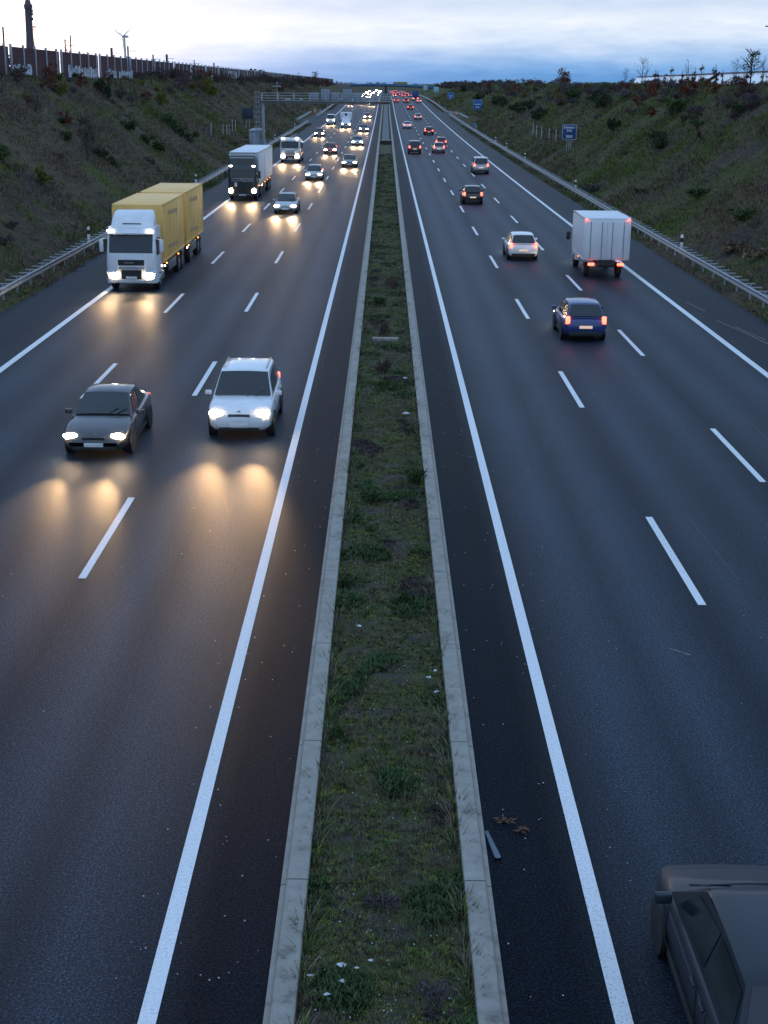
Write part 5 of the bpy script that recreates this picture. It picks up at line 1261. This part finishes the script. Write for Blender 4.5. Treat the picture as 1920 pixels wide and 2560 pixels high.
for x, D, h, wdt, lab in ((110, 500, 7.0, .8, 'dark spruce rising behind the white hall roof'), (110, 585, 6.2, 1.5, 'round dark tree behind the left part of the hall roof')):
    plant('conifer' if wdt < 1 else 'dark', x, D, h, lab, 'trees behind the white hall', wdt, 10)
# thickets: shrubs covering the top of each bank
qz = random.Random(41)
TL = {'brown': 'dull brown shrub in the thicket below the noise barrier', 'purple': 'grey twiggy shrub in the thicket below the noise barrier', 'dark': 'dark evergreen bush in the thicket below the noise barrier', 'rust': 'rust leaved sapling in the thicket below the noise barrier', 'column': 'slim dark tree in the thicket below the noise barrier', 'yellow': 'olive bush in the thicket below the noise barrier', 'green': 'green bush in the thicket below the noise barrier', 'bare': 'bare sapling in the thicket below the noise barrier'}
TR = {k: v.replace('below the noise barrier', 'along the right skyline') for k, v in TL.items()}
D = 120
while D < 860:
    k = qz.choices(['brown', 'purple', 'column', 'rust', 'dark', 'yellow', 'green', 'bare'], [6, 4, 4, 2.4, .4, .7, .5, 1])[0]
    h = {'brown': qz.uniform(1.2, 2.2), 'purple': qz.uniform(1.0, 1.9), 'column': qz.uniform(1.8, 3.0), 'rust': qz.uniform(1.4, 2.6), 'dark': qz.uniform(1, 1.8), 'yellow': 1.5, 'green': 1.3, 'bare': qz.uniform(2, 3.2)}[k]
    if D < 215: h *= .62
    x = -qz.uniform(29.0, 35.0)
    if D > 230 and qz.random() < .6: x = -qz.uniform(32.5, 35.2)
    plant(k, x, D, h * (1 if D < 400 else 1.25), TL[k], 'thicket shrubs below the noise barrier', qz.uniform(.9, 1.5) if k not in ('column', 'bare') else .8)
    D += qz.uniform(.9, 3.2) * (1 if D < 260 else 1.7) * (1.6 if D < 215 else 1)
D = 118
while D < 860:
    k = qz.choices(['brown', 'purple', 'column', 'rust', 'dark', 'green', 'bare'], [5, 6, 1.4, 4, .3, .8, 1.6])[0]
    h = {'brown': qz.uniform(1.2, 2.0), 'purple': qz.uniform(1.2, 2.2), 'column': qz.uniform(1.5, 2.2), 'rust': qz.uniform(1.2, 2.2), 'dark': qz.uniform(1, 1.6), 'green': 1.4, 'bare': qz.uniform(1.8, 2.9)}[k]
    x = qz.uniform(28.0, 32.6) if D < 280 else qz.uniform(28.5, 35.5)
    if D < 280: h *= .8
    plant(k, x, D, h * .8 * (1 if D < 400 else 1.15), TR[k], 'thicket shrubs along the right skyline', qz.uniform(1.0, 1.7) if k not in ('column', 'bare') else .8)
    D += qz.uniform(.7, 2.6) * (1 if D < 260 else 1.9)
for i in range(34):
    k = qz.choices(['brown', 'rust', 'column', 'purple'], [4, 3, 3, 2])[0]
    plant(k, qz.uniform(32.6, 34.8), qz.uniform(128, 215), qz.uniform(.7, 1.25) * (1.5 if k == 'column' else 1), TR[k], 'thicket shrubs along the right skyline', .8 if k == 'column' else 1.2)
# low shrubs strewn over the faces of the banks
for sgn in (-1, 1):
    for i in range(26):
        D = 62 + 240 * qz.random() ** 1.3; x = sgn * qz.uniform(20.5, 30)
        k = qz.choices(['purple', 'brown', 'green', 'tan', 'yellow'], [5, 4, 2, 2.5, .8])[0]
        side = 'left' if sgn < 0 else 'right'
        plant(k, x, D, qz.uniform(.35, .75), {'purple': f'low greyish bramble on the face of the {side} bank', 'brown': f'low brown bramble on the face of the {side} bank', 'green': f'low green bramble on the face of the {side} bank', 'tan': f'low pale grass clump on the face of the {side} bank', 'yellow': f'low olive bramble on the face of the {side} bank'}[k], f'brambles on the face of the {side} bank', qz.uniform(1.4, 2.6))
# trees showing above the barrier and near the bridge
for k, x, D, h, wdt, lab in (('bare', -62, 238, 7.0, .6, 'small dark tree top over the barrier left of the chimney'), ('brown', -70, 260, 6.6, 2.2, 'wide bare thicket over the barrier right of the chimney'), ('bare', -62, 290, 6.5, .9, 'round bare tree top over the barrier right of the linked masts'), ('bare', -62, 306, 6.2, .8, 'pale bare tree over the barrier left of the wind turbine'),
        ('dark', -60, 690, 8.5, 1.9, 'dark broad tree over the far end of the barrier'), ('tall', -44, 930, 7.5, .8, 'slim tree rising above the left end of the bridge'), ('dark', -50, 900, 5.0, 1.4, 'dark bush left of the bridge abutment'), ('dark', -58, 860, 6.0, 1.6, 'dark tree beside the far end of the barrier'), ('bare', -75, 330, 6.4, 1.0, 'bare tree top over the barrier right of the wind turbine')):
    plant(k, x, D, h, lab, 'trees behind the noise barrier', wdt, 9.5)
# far woods
def woods(name, x0, x1, d0, d1, n, h0, h1, seed, z):
    q = random.Random(seed); bl = []
    for i in range(n):
        r_ = q.uniform(h0, h1) * .5; bl.append((q.uniform(x0, x1), q.uniform(d0, d1), z(0) + r_ * .7, r_))
    V, F = leaf_cloud(n * 60, bl, h1 * .09, seed)
    stuff(np_mesh(name, V, F, [M['leaf_dark']]))
woods('far_woods_right', 45, 330, 900, 1300, 170, 2, 4.5, 5, lambda a: 9.5)
woods('far_woods_left', -260, -34, 1000, 1250, 110, 2, 4.5, 6, lambda a: 9.5)
woods('far_woods_horizon', -500, 500, 1900, 2400, 260, 3, 6, 8, lambda a: 8.5)

# taller weeds and dead stalks of the median
G3 = 'taller weeds in the planted median'
def weed(kind, x, D, h, lab, wdt=1.): plant(kind, x, D, h, lab, G3, wdt, road(D) - .02)
for k, x, D, h, wdt, lab in (('green', -.35, 33.6, .45, 1.2, 'large dark green weed in the left half of the median'), ('green', .75, 35.5, .5, .9, 'dark green weed touching the right kerb'), ('bare', .19, 16.4, .42, 1.6, 'bare twiggy weed in the middle of the nearest median'), ('tan', .52, 19.9, .28, 1.2, 'dry pale grass tuft near the right kerb'), ('tan', .80, 19.7, .22, 1.2, 'smaller dry pale tuft beside the right kerb'),
        ('green', .35, 26.6, .35, .9, 'pointed green weed in the right half of the median'), ('green', -.1, 47, .5, .9, 'round green weed above the middle of the median'), ('brown', -.1, 58.2, .8, .7, 'forked dead stalk just above the concrete slab'), ('brown', -.05, 50.0, .7, .9, 'dead brown plant below the concrete slab'), ('purple', .55, 13.6, .3, 1.5, 'dark purplish weed patch at the bottom right of the median'), ('purple', -.05, 15.6, .25, 1.8, 'dark purplish weed patch below the bare twiggy weed'),
        ('green', -.8, 20.5, .3, 1.0, 'dark weed at the left kerb near the bottom'), ('green', -.75, 27.5, .35, 1.2, 'dark weed clump at the left kerb in the middle distance'), ('green', .6, 29.5, .3, 1.3, 'green weed under the yellow flowers'), ('green', -.3, 66, .6, 1.0, 'dark weed beyond the concrete slab'), ('brown', .4, 72, .8, .8, 'reddish dead weed beyond the concrete slab')):
    weed(k, x, D, h, lab, wdt)
mb = MB(); q = random.Random(9)
for i in range(46):
    x, D = .6 + q.gauss(0, .2), 28.9 + q.gauss(0, .8); z = q.uniform(.12, .3); s = .022
    mb.add([(x - s, D, z), (x, D - s, z + .006), (x + s, D, z), (x, D + s, z - .004)], [(0, 1, 2, 3)]); 
root = mb.build('yellow_flowers', pm('yellow_petal', (.55, .42, .01), .6), smooth=False, fix=False); tag(root, 'patch of small yellow flowers near the right kerb of the median', 'flowers')
mb = MB()
for v in list(root.data.vertices)[::4]: mb.tube([(v.co.x + .022, v.co.y, -.02), (v.co.x + .022, v.co.y, v.co.z)], .003, 3)
mb.build('stems', M['ml1'], root, fix=False)
